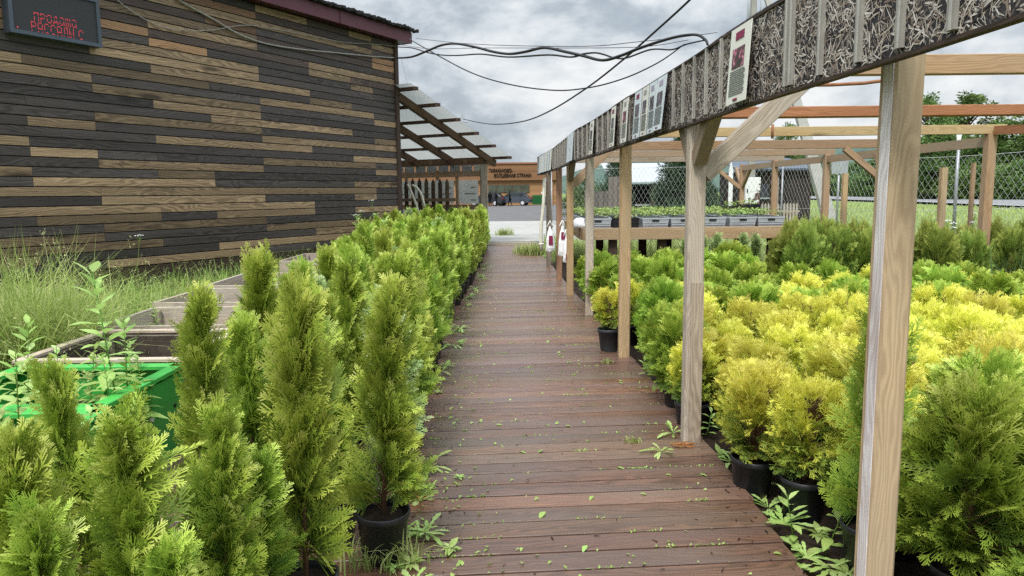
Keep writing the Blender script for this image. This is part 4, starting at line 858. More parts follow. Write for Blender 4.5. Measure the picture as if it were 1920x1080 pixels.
mb = MB(); q = at(1371.5, 303, 21.5); mb.prism([(q[0] - .06, 21.5, -.1), (q[0] + .06, 21.5, -.1), (q[0] + .06, 21.5, q[2] - .25), (q[0], 21.5, q[2]), (q[0] - .06, 21.5, q[2] - .25)], (0, .04, 0)); tag(mb.build('pointed_post', M['white']), 'white pointed post beside the dark conifer', 'post')
t = empty('board_fence', (*at(1095, 390, 26)[:2], 0), 0, 'dark grey vertical board fence behind the chain-link netting', 'fence')
for q in range(10):
    hh = 1.55 if q < 5 else 2.05 + .1 * random.random(); kk = random.uniform(.22, .42); mb = MB(); mb.box((.1 + q * .17, 0, hh / 2), (.155, .03, hh), col=(kk, kk, kk * 1.05)); mb.build('board', M['grey'], t)
for z in (.35, 1.3):
    mb = MB(); mb.beam((0, .04, z), (1.72, .04, z), .04, .08); mb.build('rail', M['darkwood'], t)
t = empty('open_shed', (*at(1185, 390, 31)[:2], 0), 0, 'open dark shed with pale sloping metal roof left of the dark conifer', 'shed')
mb = MB(); za, zb = at(1190, 344, 31)[2], at(1190, 318, 31)[2] + .35; mb.prism([(-.9, -.5, za), (3.2, -.5, za), (3.2, 3.6, zb), (-.9, 3.6, zb)], (0, 0, .06)); mb.build('roof', M['tray'], t)
for xx in (-.7, .9, 2.9):
    mb = MB(); mb.beam((xx, 0, 0), (xx, 0, za), .14, .14, up=(0, -1, 0)); mb.build('post', M['darkwood'], t)
mb = MB(); mb.box((1.1, 3.2, za / 2), (4.0, .1, za)); mb.build('rear_wall', M['black'], t); mb = MB(); mb.box((-.75, 1.6, za / 2), (.1, 3.1, za)); mb.build('side_wall', M['black'], t); mb = MB(); mb.box((.85, .6, .95), (1.3, .5, .09)); mb.build('shelf', M['white'], t); mb = MB(); mb.box((1.1, .9, .45), (2.6, .06, .9)); mb.build('front_wall', M['darkwood'], t)

# ------------------------------------------------------------------ trees
def leafcards(c, n_dir, L, w, r, up=.4):
    n = len(c); d = n_dir + r.normal(0, .55, (n, 3)); d[:, 2] += up * r.uniform(-.5, 1, n); d /= np.linalg.norm(d, axis=1)[:, None]
    s_ = np.cross(d, r.normal(0, 1, (n, 3))); s_ /= np.linalg.norm(s_, axis=1)[:, None]; Lk = L * r.uniform(.6, 1.3, n)[:, None]; wk = w * r.uniform(.7, 1.2, n)[:, None]
    v = np.stack([c, c + d * Lk * .5 + s_ * wk * .5, c + d * Lk, c + d * Lk * .5 - s_ * wk * .5], 1); return v.reshape(-1, 3), np.arange(4 * n).reshape(n, 4)
def tree_meshes(H, R, seed, L, w, ncl, per, mat, low=.18, conic=0., up=.4):
    r = np.random.default_rng(seed); mb = MB(); tops = []
    mb.tube([(0, 0, -.2), (.02 * H, .01 * H, H * .3), (0, .02 * H, H * .65), (0.01 * H, 0, H * .95)], H * .022, 8, r2=H * .004)
    cl = []
    for i in range(ncl):
        f = low + (1 - low) * ((i + r.uniform()) / ncl); az = r.uniform(0, 6.283); prof = (1 - f) ** .8 * 1.15 if conic else math.sin(math.pi * min(1, (f - low) / (1 - low) * .86 + .12)) ** .7
        rr = R * prof * r.uniform(.35, 1.); c = np.array([rr * math.cos(az), rr * math.sin(az), H * f * (1 if conic else r.uniform(.93, 1.02))]); cl.append((c, R * r.uniform(.16, .34) * (.6 + .5 * prof)))
        if i % 2 == 0: mb.tube([(0, 0, max(.1, c[2] - rr * .9)), c * np.array([.5, .5, 1]) - np.array([0, 0, rr * .3]), c], H * .007, 5, r2=H * .0015)
    V, Q, Lf = [], [], []; b = 0
    for c, s_ in cl:
        n = int(per * r.uniform(.6, 1.4)); p = r.normal(0, 1, (n, 3)); p /= np.linalg.norm(p, axis=1)[:, None]; dirs = p.copy(); p *= (r.uniform(0, 1, n) ** .45)[:, None] * s_; p[:, 2] *= .75
        v, q = leafcards(c + p, dirs, L, w, r, up); V.append(v); Q.append(q + b); b += len(v); kk = r.uniform(0, 1); Lf.append(np.repeat(np.stack([np.clip(r.normal(.5, .22, n), 0, 1), np.clip(r.normal(kk, .2, n), 0, 1), r.uniform(0, 1, n)], 1), 4, axis=0))
    return mb.mesh('trunk', M['bark']), nmesh('crown', np.concatenate(V), np.concatenate(Q), mat, {'leaf': np.concatenate(Lf)})
T1 = tree_meshes(7.5, 2.6, 11, .26, .15, 90, 80, M['treeleaf'], .10); T2 = tree_meshes(9., 2.1, 12, .24, .13, 90, 75, M['treeleaf'], .16); T3 = tree_meshes(3.4, 2.4, 13, .26, .16, 70, 80, M['treeleaf'], .02); T4 = tree_meshes(6, 1.9, 14, .24, .14, 80, 70, M['treeleaf'], .02)
def plant_tree(tm, x, y, s, rz, label, name='tree', group='trees across the road', cat='tree', sz=None):
    t = empty(name, (x, y, gz(x, y) - .05), rz, label, cat, group); t.scale = (s, s, sz or s); link('trunk', tm[0], t); link('crown', tm[1], t); return t
for tm, u, v, Y, wx, label in [(T2, 1744, 170, 62, 1.3, 'tall slender tree rising just right of the nearest post'), (T2, 1818, 166, 66, 1.5, 'tall loose-crowned tree with a feathery top above the red beam'), (T1, 1893, 226, 60, 1.6, 'broad dense tree above the right back post'), (T1, 1965, 200, 58, 1.5, 'broad tree at the right edge of the photo'), (T1, 1780, 250, 64, 1.7, 'rounded tree behind the triangular road sign'),
                          (T4, 1722, 262, 70, 1.6, 'bushy tree half hidden by the nearest post'), (T4, 1850, 262, 61, 1.7, 'bushy low tree behind the right back post'), (T3, 1925, 300, 54, 1.3, 'low bush at the right edge beyond the road'), (T3, 1825, 312, 58, 1.3, 'low dark bush at the foot of the trees by the road sign'), (T3, 1760, 312, 62, 1.3, 'low dark bush between the nearest post and the road sign'), (T3, 1880, 315, 57, 1.2, 'low dark bush to the right of the right back post'), (T4, 1925, 270, 60, 1.6, 'bushy tree between the two broadest ones at the right'),
                          (T4, 1650, 290, 98, 1.7, 'bushy tree seen under the beams left of the nearest post'), (T4, 1604, 302, 104, 1.7, 'bushy tree to the right of the blank signboard'), (T3, 1552, 318, 112, 1.6, 'low spreading bush behind the blank signboard'), (T1, 1515, 288, 118, 1.5, 'rounded tree behind the leaning concrete strut'), (T1, 1478, 284, 116, 1.5, 'rounded tree left of the leaning strut'), (T3, 1630, 325, 100, 1.4, 'low bush under the trees left of the nearest post'), (T3, 1495, 325, 115, 1.5, 'low bush at the foot of the leaning strut'), (T2, 1478, 226, 130, 1., 'distant tree top showing between two beams')]:
    q = P(u, v, Y); H0 = {id(T1): 7.6, id(T2): 9.2, id(T3): 3.5, id(T4): 6.1}[id(tm)]; s = (q[2] - gz(q[0], Y)) / H0; plant_tree(tm, q[0], Y, s * wx, random.uniform(0, 6), label, sz=s)
TC = tree_meshes(3.0, 1.15, 21, .15, .03, 170, 120, M['darkneedle'], .03, 1., 1.1); TC2 = tree_meshes(4.2, 1.3, 22, .16, .035, 150, 110, M['darkneedle'], .04, 1., .3)
q = P(1278, 395, 21.8); plant_tree(TC, q[0], 21.8, 1.05, 1., 'large dense dark conifer behind the netting in the middle of the bench', 'conifer', 'conifers behind the fence')
q = P(1152, 395, 27.5); plant_tree(TC2, q[0], 27.5, .72, 2., 'blue-green spruce behind the second and third pergola posts', 'conifer', 'conifers behind the fence')
q = P(1322, 395, 24); plant_tree(TC, q[0], 24.5, .8, 3., 'smaller dark conifer right of the large one', 'conifer', 'conifers behind the fence')
for u, Y, s, lb in ((1075, 40, .34, 'small leafy tree seen between the farthest pergola posts'), (1098, 46, .5, 'leafy tree behind the brown pergola post'), ):
    q = P(u, 390, Y); plant_tree(T4, q[0], Y, s, u * .1, lb)
# ------------------------------------------------------------------ thujas
def spray_template(r, n=9, spread=.44, wid=.030, ang=40):
    Q, T = [], []
    def strip(a, b, wa, wb, ta, tb):
        a, b = np.array(a), np.array(b); d = b - a; p = np.array([-d[1], d[0]]) / (np.linalg.norm(d) + 1e-9)
        zz = lambda q: -.18 * q[1] ** 2
        Q.append([(a[0] - p[0] * wa, a[1] - p[1] * wa, zz(a)), (a[0] + p[0] * wa, a[1] + p[1] * wa, zz(a)), (b[0] + p[0] * wb, b[1] + p[1] * wb, zz(b)), (b[0] - p[0] * wb, b[1] - p[1] * wb, zz(b))]); T.append([ta, ta, tb, tb])
    pts = [(0, 0)]; y = 0
    for i in range(4): y += r.normal(0, .018); pts.append(((i + 1) / 4, y))
    for i in range(4): strip(pts[i], pts[i + 1], wid * (.5 - .05 * i), wid * (.45 - .06 * i), .1 + .2 * i, .3 + .2 * i)
    for i in range(n):
        s = .10 + .86 * (i + r.uniform(-.2, .2)) / n; y0 = np.interp(s, [p[0] for p in pts], [p[1] for p in pts])
        for sg in (1, -1):
            if r.uniform() < .08: continue
            l = (spread * (1 - s) ** .75 + .09) * r.uniform(.75, 1.15); a = math.radians(ang + r.normal(0, 7)); s2 = s + (.03 if sg > 0 else 0)
            m = (s2 + l * .55 * math.cos(a), y0 + sg * l * .55 * math.sin(a)); a2 = a - math.radians(12); en = (m[0] + l * .45 * math.cos(a2), m[1] + sg * l * .45 * math.sin(a2))
            strip((s2, y0), m, wid * .42, wid * .42, .15 + .5 * s, .35 + .5 * s); strip(m, en, wid * .45, wid * .22, .35 + .5 * s, .75 + .25 * s)
            for f in (.34, .66):
                if l < .13 and f < .5: continue
                bx, by = s2 + (en[0] - s2) * f, y0 + (en[1] - y0) * f
                for s3 in (1, -1):
                    if r.uniform() < .15: continue
                    ls = l * .55 * (1.15 - f) * r.uniform(.7, 1.25) + .03; aa = a + s3 * math.radians(33)
                    strip((bx, by), (bx + ls * math.cos(aa), by + sg * ls * math.sin(aa)), wid * .42, wid * .30, .4 + .4 * s, .8 + .2 * s)
    return np.array(Q), np.array(T)
rt = np.random.default_rng(5)
ST = [spray_template(rt, n, sp, .030, an) for n, sp, an in ((6, .44, 38), (6, .38, 34), (5, .52, 42), (6, .46, 40))]
STN = [spray_template(rt, n, sp, .036, an) for n, sp, an in ((5, .38, 46), (5, .44, 50), (5, .34, 42))]      # looser, for the golden ones
def norm(v): return v / (np.linalg.norm(v, axis=-1, keepdims=True) + 1e-9)
def plant(seed, H, R, n, kind):
    """trunk and foliage; base of the foliage at z 0"""
    r = np.random.default_rng(seed); Vs, Ts, Cs = [], [], []; tb = MB(); lean = r.normal(0, .03, 2)
    tmpl = STN if kind == 'gold' else ST
    def prof(f):
        if kind == 'column': return R * np.minimum(1, .68 + f * 2.4) * np.clip((1 - f), 0, 1) ** .92 * (1 + .12 * math.sin(seed + 9 * float(np.mean(f))))
        if kind == 'gold': return R * np.sqrt(np.clip(1 - ((f - .58) / .62) ** 2, .03, 1))
        return R * np.sqrt(np.clip(1 - ((f - .5) / .58) ** 2, .03, 1))
    f = r.uniform(0, 1, n) ** (.85 if kind == 'column' else .8); f = np.clip(f, 0, .985)
    if kind == 'column': f[:14] = r.uniform(.86, 1.06, 14)
    # clumps: azimuths gather so that gaps open between them
    ncl = 26; caz = r.uniform(0, 6.283, ncl); cf_ = r.uniform(0, 1, ncl); az = r.uniform(0, 6.283, n)
    for i in range(n):
        dd = np.abs(cf_ - f[i]) * 2.2 + np.abs((caz - az[i] + 3.14159) % 6.283 - 3.14159) * .32; j = np.argmin(dd); az[i] += .45 * (((caz[j] - az[i] + 3.14159) % 6.283) - 3.14159); f[i] += .35 * (cf_[j] - f[i])
    f = np.clip(f, 0, 1.05)
    pr = np.array([float(prof(np.array(q))) for q in f])
    cr = r.uniform(.82, 1.15, 12); pr = pr * cr[(np.floor((az % 6.283) / 6.283 * 6).astype(int) + 6 * (f > .5)) % 12]
    L = {'column': .165, 'gold': .118, 'bush': .165}[kind] * r.uniform(.65, 1.25, n) * np.where(f > .8, .8, 1)
    depth = r.uniform(0, 1, n) ** .55; rb = np.maximum(0, pr - L * .75) * (.35 + .65 * depth)
    if kind == 'column': el = np.radians(28 + 44 * f + r.normal(0, 12, n))
    elif kind == 'gold': el = np.radians(12 + 62 * f + r.normal(0, 16, n))
    else: el = np.radians(15 + 50 * f + r.normal(0, 14, n))
    el = np.clip(el, -.3, 1.5)
    ad = az + r.normal(0, .35, n); d = np.stack([np.cos(ad) * np.cos(el), np.sin(ad) * np.cos(el), np.sin(el)], 1)
    base = np.stack([np.cos(az) * rb + lean[0] * f * H, np.sin(az) * rb + lean[1] * f * H, f * H * .95], 1)
    tang = np.stack([-np.sin(ad), np.cos(ad), 0 * ad], 1); upv = norm(np.cross(d, tang)); ro = r.normal(0, .9, n) + (1.57 if kind == 'column' else .5)
    side = tang * np.cos(ro)[:, None] + upv * np.sin(ro)[:, None]; nrm = np.cross(d, side); cv_ = r.normal(-.10, .18, n)
    rnd = r.uniform(0, 1, n)
    which = r.integers(0, len(tmpl), n)
    for w_ in range(len(tmpl)):
        m = np.where(which == w_)[0]
        if not len(m): continue
        q, t = tmpl[w_]; q = q[None] * np.ones((len(m), 1, 1, 1)); z = q[..., 2] + cv_[m][:, None, None] * q[..., 0] ** 2
        loc = (base[m][:, None, None, :] + L[m][:, None, None, None] * (q[..., 0:1] * d[m][:, None, None, :] + q[..., 1:2] * side[m][:, None, None, :] + z[..., None] * nrm[m][:, None, None, :]))
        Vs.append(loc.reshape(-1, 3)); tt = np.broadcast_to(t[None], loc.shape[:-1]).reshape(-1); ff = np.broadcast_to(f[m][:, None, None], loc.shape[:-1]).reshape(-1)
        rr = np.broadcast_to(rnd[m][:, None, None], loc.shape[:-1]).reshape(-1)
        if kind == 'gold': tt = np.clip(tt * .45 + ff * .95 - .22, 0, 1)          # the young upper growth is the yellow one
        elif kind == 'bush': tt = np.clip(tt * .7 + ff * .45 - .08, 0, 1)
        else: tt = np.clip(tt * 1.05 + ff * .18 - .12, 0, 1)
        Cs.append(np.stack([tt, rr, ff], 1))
    V = np.concatenate(Vs); C = np.concatenate(Cs); V[:, 2] = np.maximum(V[:, 2], -.06)
    # trunk and bare twigs
    tb.tube([(0, 0, -.12), (lean[0] * .4 * H, lean[1] * .4 * H, H * .4), (lean[0] * H, lean[1] * H, H * .93)], .011, 6, r2=.003)
    for i in range(0, n, 6):
        h0 = max(-.02, base[i][2] - rb[i] * .9); tb.tube([(lean[0] * h0, lean[1] * h0, h0), base[i] * np.array([.6, .6, 1]) - np.array([0, 0, rb[i] * .25]), base[i] + d[i] * L[i] * .35], .0032, 4, r2=.0014, cap=False)
    mat = {'column': M['thuja'], 'gold': M['gold'], 'bush': M['lime']}[kind]
    return tb.mesh('trunk', M['twig']), nmesh('foliage', V, np.arange(len(V)).reshape(-1, 4), mat, {'leaf': C})
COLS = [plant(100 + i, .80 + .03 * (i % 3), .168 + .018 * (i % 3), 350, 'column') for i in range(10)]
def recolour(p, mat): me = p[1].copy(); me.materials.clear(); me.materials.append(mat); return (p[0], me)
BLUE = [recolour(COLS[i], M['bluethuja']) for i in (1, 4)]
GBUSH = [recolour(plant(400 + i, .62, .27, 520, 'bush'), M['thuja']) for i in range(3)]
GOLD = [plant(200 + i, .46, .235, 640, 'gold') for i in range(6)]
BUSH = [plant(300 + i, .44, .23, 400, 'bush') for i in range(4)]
M['dull'] = leaf('dull_green_thuja_foliage', [(0., (.022, .045, .012)), (.3, (.075, .13, .022)), (.6, (.19, .27, .045)), (1., (.44, .47, .11))], .22)
OLIVE = [recolour(b_, M['dull']) for b_ in BUSH]
# nursery pot: tapered wall, rim, soil
mb = MB(); mb.lathe([(.0, 0), (.082, 0), (.086, .006), (.105, .185), (.112, .187), (.1135, .212), (.110, .215), (.104, .212), (.1015, .19), (.099, .175)], 24)
mb.box((.094, 0, .05), (.004, .03, .03)); pot_me = mb.mesh('pot', M['pot']); potg_me = mb.mesh('pot', M['potgrey'])
mb = MB(); mb.lathe([(.0995, .182), (.07, .19), (.03, .196), (.0, .197)], 16); psoil_me = mb.mesh('soil', M['soil'])
mb = MB(); mb.beam((-.025, -.1085, .10), (.025, -.1085, .10), .003, .03, col=(1, 1, 1)); tagl_me = mb.mesh('price_label', M['white'])
def potted(kind, p, x, y, z, s, rz, label, group, name='potted_thuja', sz=1., pot=None, tilt=0.):
    t = empty(name, (x, y, z), rz, label, 'conifer', group); t.rotation_euler = (random.gauss(0, .02), random.gauss(0, .02) + tilt, rz)
    b = link('pot', pot or pot_me, t); link('soil', psoil_me, b)
    a = link('trunk', p[0], t); f = link('foliage', p[1], t)
    for o in (a, f): o.location = (0, 0, .215); o.scale = (s, s, s * sz)
    return t
rowtxt = ['the deck-edge row', 'the second row back from the deck', 'the third row back from the deck', 'the fourth row back from the deck', 'the fifth row back from the deck']
# left-hand rows; x of the edge row follows the deck
def left_x(y): return float(np.interp(y, [1.2, 2.85, 3.6, 6, 8.6, 12, 16, 20.5], [-.68, -.56, -.62, -.74, -.83, -.76, -.74, -.78]))
GRPL = 'green thujas crowded along the left side of the boardwalk'
edge_y = [2.84, 3.60, 4.15, 4.72, 5.35, 5.95, 6.5, 7.05, 7.6, 8.3, 8.72, 9.14] + list(np.arange(9.75, 20.6, .55))
for i, y in enumerate(edge_y):
    p = COLS[(i * 3 + 1) % 10]; s = random.uniform(.95, 1.08); x = left_x(y) + random.uniform(-.02, .02)
    if i == 1: p = BLUE[i % 2]; s *= .92
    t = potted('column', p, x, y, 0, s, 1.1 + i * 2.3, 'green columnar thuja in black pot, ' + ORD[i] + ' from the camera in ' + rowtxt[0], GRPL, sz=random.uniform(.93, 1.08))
    if i == 9:
        t.rotation_euler = (0, 0, .5); o = link('price_label', tagl_me, [c for c in t.children if c.name.startswith('pot')][0])
# the nearest ones on the left, each by its own place: column seen at (u), top at v
for j, (u, vt, Y, r_, lb) in enumerate([(545, 535, 2.32, 1.0, 'tallest green thuja in the left foreground, trunk showing through its middle'), (235, 790, 1.78, 1.0, 'bright green thuja at the bottom left with bare orange twigs'), (128, 690, 2.25, .72, 'slender spired thuja before the nearest green raised bed'), (-5, 800, 1.75, .85, 'thuja cut off by the left edge of the photo'), (368, 562, 2.72, .92, 'tall narrow thuja before the open wooden bed'), (402, 775, 2.02, .9, 'lower dark thuja between the tallest and the bright bottom-left one'), (60, 960, 1.62, .8, 'low thuja in the bottom left corner'), (330, 1010, 1.6, .7, 'low thuja at the bottom edge beside the bright bottom-left one'), (462, 590, 3.1, .9, 'dark thuja filling the gap before the grey plank bed'), (455, 870, 2.12, .8, 'low thuja pressed against the tallest foreground one'), (610, 640, 2.95, .85, 'thuja squeezed between the tallest one and the first potted one')]):
    q = P(u, vt, Y); p = COLS[(j * 2 + 3) % 10]; H = q[2] - .215; s = .96 * r_
    potted('column', p, q[0], Y, 0, s, j * 1.7 + .3, lb, GRPL, sz=H / (.86 * s))
for rI in range(1, 5):
    y = (3.45, 3.55, 7.6, 10.6)[rI - 1]; i = 0
    while y < 20.4:
        x = left_x(y) - .34 * rI - (.13 if y > 14 else 0) * rI + random.uniform(-.05, .05)
        s = random.uniform(.92, 1.1); p = COLS[(i * 2 + rI) % 10]
        if random.random() < .08: p = BLUE[i % 2]
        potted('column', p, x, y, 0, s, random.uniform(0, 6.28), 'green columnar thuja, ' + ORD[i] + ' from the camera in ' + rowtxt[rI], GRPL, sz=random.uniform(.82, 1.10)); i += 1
        y += random.uniform(.37, .45) if y < 10 else random.uniform(.55, .65)
# ---- right-hand side: golden mass, lime bushes, green columns
GG, GB, GC = 'golden thujas massed behind the pergola posts', 'low lime green thujas in the rows before the bench', 'taller green thujas on the right-hand side'
zr = -.07
# near green columns beside and behind the nearest post
for j, (x, y, s, sz, lb) in enumerate([(1.46, 2.80, 1.0, 1.12, 'tall green thuja just left of the nearest post'), (1.62, 2.45, 1.05, .98, 'broad green thuja right behind the nearest post'), (1.98, 2.50, 1.05, .92, 'full green thuja second right of the nearest post'), (1.66, 1.98, .80, .70, 'short green thuja low at the foot of the nearest post'), (2.02, 2.05, .9, .84, 'green thuja in the lower right corner of the photo'), (2.02, 2.92, 1.0, .98, 'green thuja rising before the golden mass, right of the nearest post'), (2.42, 2.75, 1.0, .9, 'green thuja at the lower right edge, behind the corner one')]):
    potted('bush', GBUSH[j % 3] if j else COLS[1], x, y, zr, s, 2.1 * j + .4, lb, GC, sz=sz)
# two golden ones in full view by the deck edge, then the mass in rows
potted('gold', GOLD[0], 1.385, 3.30, zr, 1.0, .3, 'golden thuja in black pot at the deck edge, nearer of the two fully visible pots', GG, sz=1.0)
potted('gold', GOLD[3], 1.225, 3.56, zr, 1.0, 1.9, 'golden thuja in black pot at the deck edge, farther of the two fully visible pots', GG, sz=1.02)
y = 3.02; rI = 0
while y < 6.0:
    x = 1.62 + (.16 if rI % 2 else 0) - (.10 * (y > 3.8)) ; 
    if y > 3.75: x = 1.36 + (.15 if rI % 2 else 0)
    xmax = .735 * y + .35; i = 0
    while x < xmax:
        s = random.uniform(.92, 1.12)
        if y > 5.35 and x < 3.6 and random.random() < .0: pass
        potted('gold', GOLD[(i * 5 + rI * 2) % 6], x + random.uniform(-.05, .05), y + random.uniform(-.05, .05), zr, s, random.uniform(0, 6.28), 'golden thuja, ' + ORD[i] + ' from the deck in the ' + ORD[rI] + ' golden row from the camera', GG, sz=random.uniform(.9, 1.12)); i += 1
        x += random.uniform(.37, .46)
    y += .40; rI += 1
for j, (x, y, s, kd, lb) in enumerate([(.93, 6.78, .78, 'g', 'small globe thuja in grey pot standing alone on the deck by a post'), (1.17, 4.95, 1.0, 'b', 'green and gold thuja leaning over the deck edge between two posts'), (1.22, 5.5, 1.0, 'b', 'lime green thuja at the deck edge just before the third post'), (1.16, 4.55, .8, 'g', 'low golden thuja at the deck edge behind the second post')]):
    potted('gold' if kd == 'g' else 'bush', GOLD[j] if kd == 'g' else BUSH[j], x, y, 0 if j == 0 else zr, s, j * 1.3, lb, GG if kd == 'g' else GB, pot=potg_me if j == 0 else None)
rI = 0
for y, x0, x1, st, kinds in ((6.35, 1.35, 5.2, .40, 'bbbb'), (6.8, 1.4, 5.5, .42, 'bbgb'), (7.35, 1.25, 5.6, .42, 'bggb'), (8.0, 1.3, 5.4, .44, 'bgbb'), (8.75, 1.2, 5.3, .46, 'bbbb'), (9.4, 1.15, 3.6, .46, 'bb'), (10.1, 1.15, 3.2, .48, 'bb')):
    x = x0; i = 0
    while x < x1:
        kd = kinds[(i * 3 + rI) % len(kinds)]
        potted('x', (BUSH[(i + rI) % 4] if kd == 'b' else GOLD[(i + rI) % 6]), x + random.uniform(-.04, .04), y + random.uniform(-.05, .05), zr, random.uniform(.9, 1.1) * (1.08 if kd == 'b' else 1.), random.uniform(0, 6.28),
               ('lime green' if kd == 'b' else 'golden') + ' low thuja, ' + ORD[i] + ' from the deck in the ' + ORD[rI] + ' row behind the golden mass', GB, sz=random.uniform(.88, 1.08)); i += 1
        x += random.uniform(st * .95, st * 1.12)
    rI += 1
# taller yellow-green columns before the bench end, and dark ones in the grass
for j, (u, v, Y) in enumerate([(1478, 425, 8.6), (1500, 418, 8.9), (1530, 410, 8.7), (1556, 420, 9.0), (1590, 425, 8.7), (1615, 420, 9.0), (1640, 430, 8.8), (1665, 430, 9.1), (1512, 430, 8.3), (1575, 432, 8.35), (1625, 436, 8.35)]):
    q = P(u, v, Y); potted('bush', OLIVE[j % 4], q[0], Y, zr, 1.15, j * 1.1, 'yellow-green bushy thuja, ' + ORD[j % 8] + ' from the bench in the ' + ('taller clump left of the nearest post' if j < 8 else 'front line of that taller clump'), GC, sz=(q[2] - .15) / (.50 * 1.15))
for j, (u, v, Y) in enumerate([(1318, 447, 11.4), (1345, 440, 11.5), (1392, 442, 11.4), (1418, 440, 11.6), (1290, 452, 11.3)]):
    q = P(u, v, Y); potted('column', BLUE[j % 2], q[0], Y, zr, .95, j * 1.3, 'small dark thuja in front of the bench beam, ' + ORD[[3, 2, 1, 0, 4][j]] + ' from the right', GC, sz=(q[2] - .12) / .85)
for j, (u, v, Y) in enumerate([(1738, 428, 8.6), (1765, 436, 8.3), (1800, 430, 8.7), (1822, 440, 8.4), (1868, 425, 8.9), (1900, 436, 8.5), (1932, 420, 8.8)]):
    q = P(u, v, Y); potted('bush', OLIVE[j % 4], q[0], Y, gz(q[0], Y), 1.05, j * .9, 'dull green thuja in the long grass, ' + ORD[j] + ' to the right of the nearest post', GC, sz=(q[2] - gz(q[0], Y) - .2) / .52)
# ------------------------------------------------------------------ raised beds on the left
def bed(label, xl, xr, y0, y1, zt, mat, boards=2, rz=0., col=1., fill=.12, shade_sheet=False):
    t = empty('raised_bed', ((xl + xr) / 2, (y0 + y1) / 2, -.07), rz, label, 'planter', 'raised beds between the thujas and the wall'); w, d = (xr - xl) / 2, (y1 - y0) / 2; H = zt + .07; hb = H / boards
    for nm, (ax, ay, bx, by) in (('front_side', (-w, -d, w, -d)), ('rear_side', (-w, d, w, d)), ('left_side', (-w, -d + .02, -w, d - .02)), ('right_side', (w, -d + .02, w, d - .02))):
        mb = MB()
        for q in range(boards):
            kk = col * random.uniform(.85, 1.12); mb.beam((ax, ay, hb * (q + .5)), (bx, by, hb * (q + .5)), .032, hb - .011, col=(kk, kk * .98, kk * .95), ch=.002)
        mb.build(nm, mat, t)
    for sx in (-1, 1):
        for sy in (-1, 1): mb = MB(); mb.beam((sx * (w - .045), sy * (d - .045), 0), (sx * (w - .045), sy * (d - .045), H - .03), .05, .05, up=(0, 1, 0), col=(.8, .8, .8)); mb.build('corner_post', mat, t)
    mb = MB(); n = 8
    for i in range(n):
        for j in range(n):
            c = [(-w + .02 + (2 * w - .04) * (i + a) / n, -d + .02 + (2 * d - .04) * (j + b) / n) for a, b in ((0, 0), (1, 0), (1, 1), (0, 1))]; mb.face([(x, y, H - fill + .03 * math.sin(x * 9 + y * 7)) for x, y in c], sm=True)
    mb.build('soil', M['soil'], t)
    if shade_sheet:
        mb = MB()  # added dark sheets stand in for shade on the inner walls
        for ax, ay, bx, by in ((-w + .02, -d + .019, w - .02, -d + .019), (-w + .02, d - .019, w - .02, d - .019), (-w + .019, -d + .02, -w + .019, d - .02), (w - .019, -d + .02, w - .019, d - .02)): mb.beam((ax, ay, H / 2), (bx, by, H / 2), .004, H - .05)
        mb.build('shade_sheet', M['shade_sheet'], t); mb = MB()
        for ax, ay, bx, by in ((-w - .02, -d, w + .02, -d), (-w - .02, d, w + .02, d), (-w, -d + .033, -w, d - .033), (w, -d + .033, w, d - .033)): mb.beam((ax, ay, H + .009), (bx, by, H + .009), .062, .022, col=(1.15, 1.08, 1.0), ch=.003)
        mb.build('rim', mat, t)
    return t
M['shade_sheet'] = plain('brown_inner_shade', (.075, .058, .048), .9, .15, .5, 25)  # dark brown that paints shade inside the open wooden bed
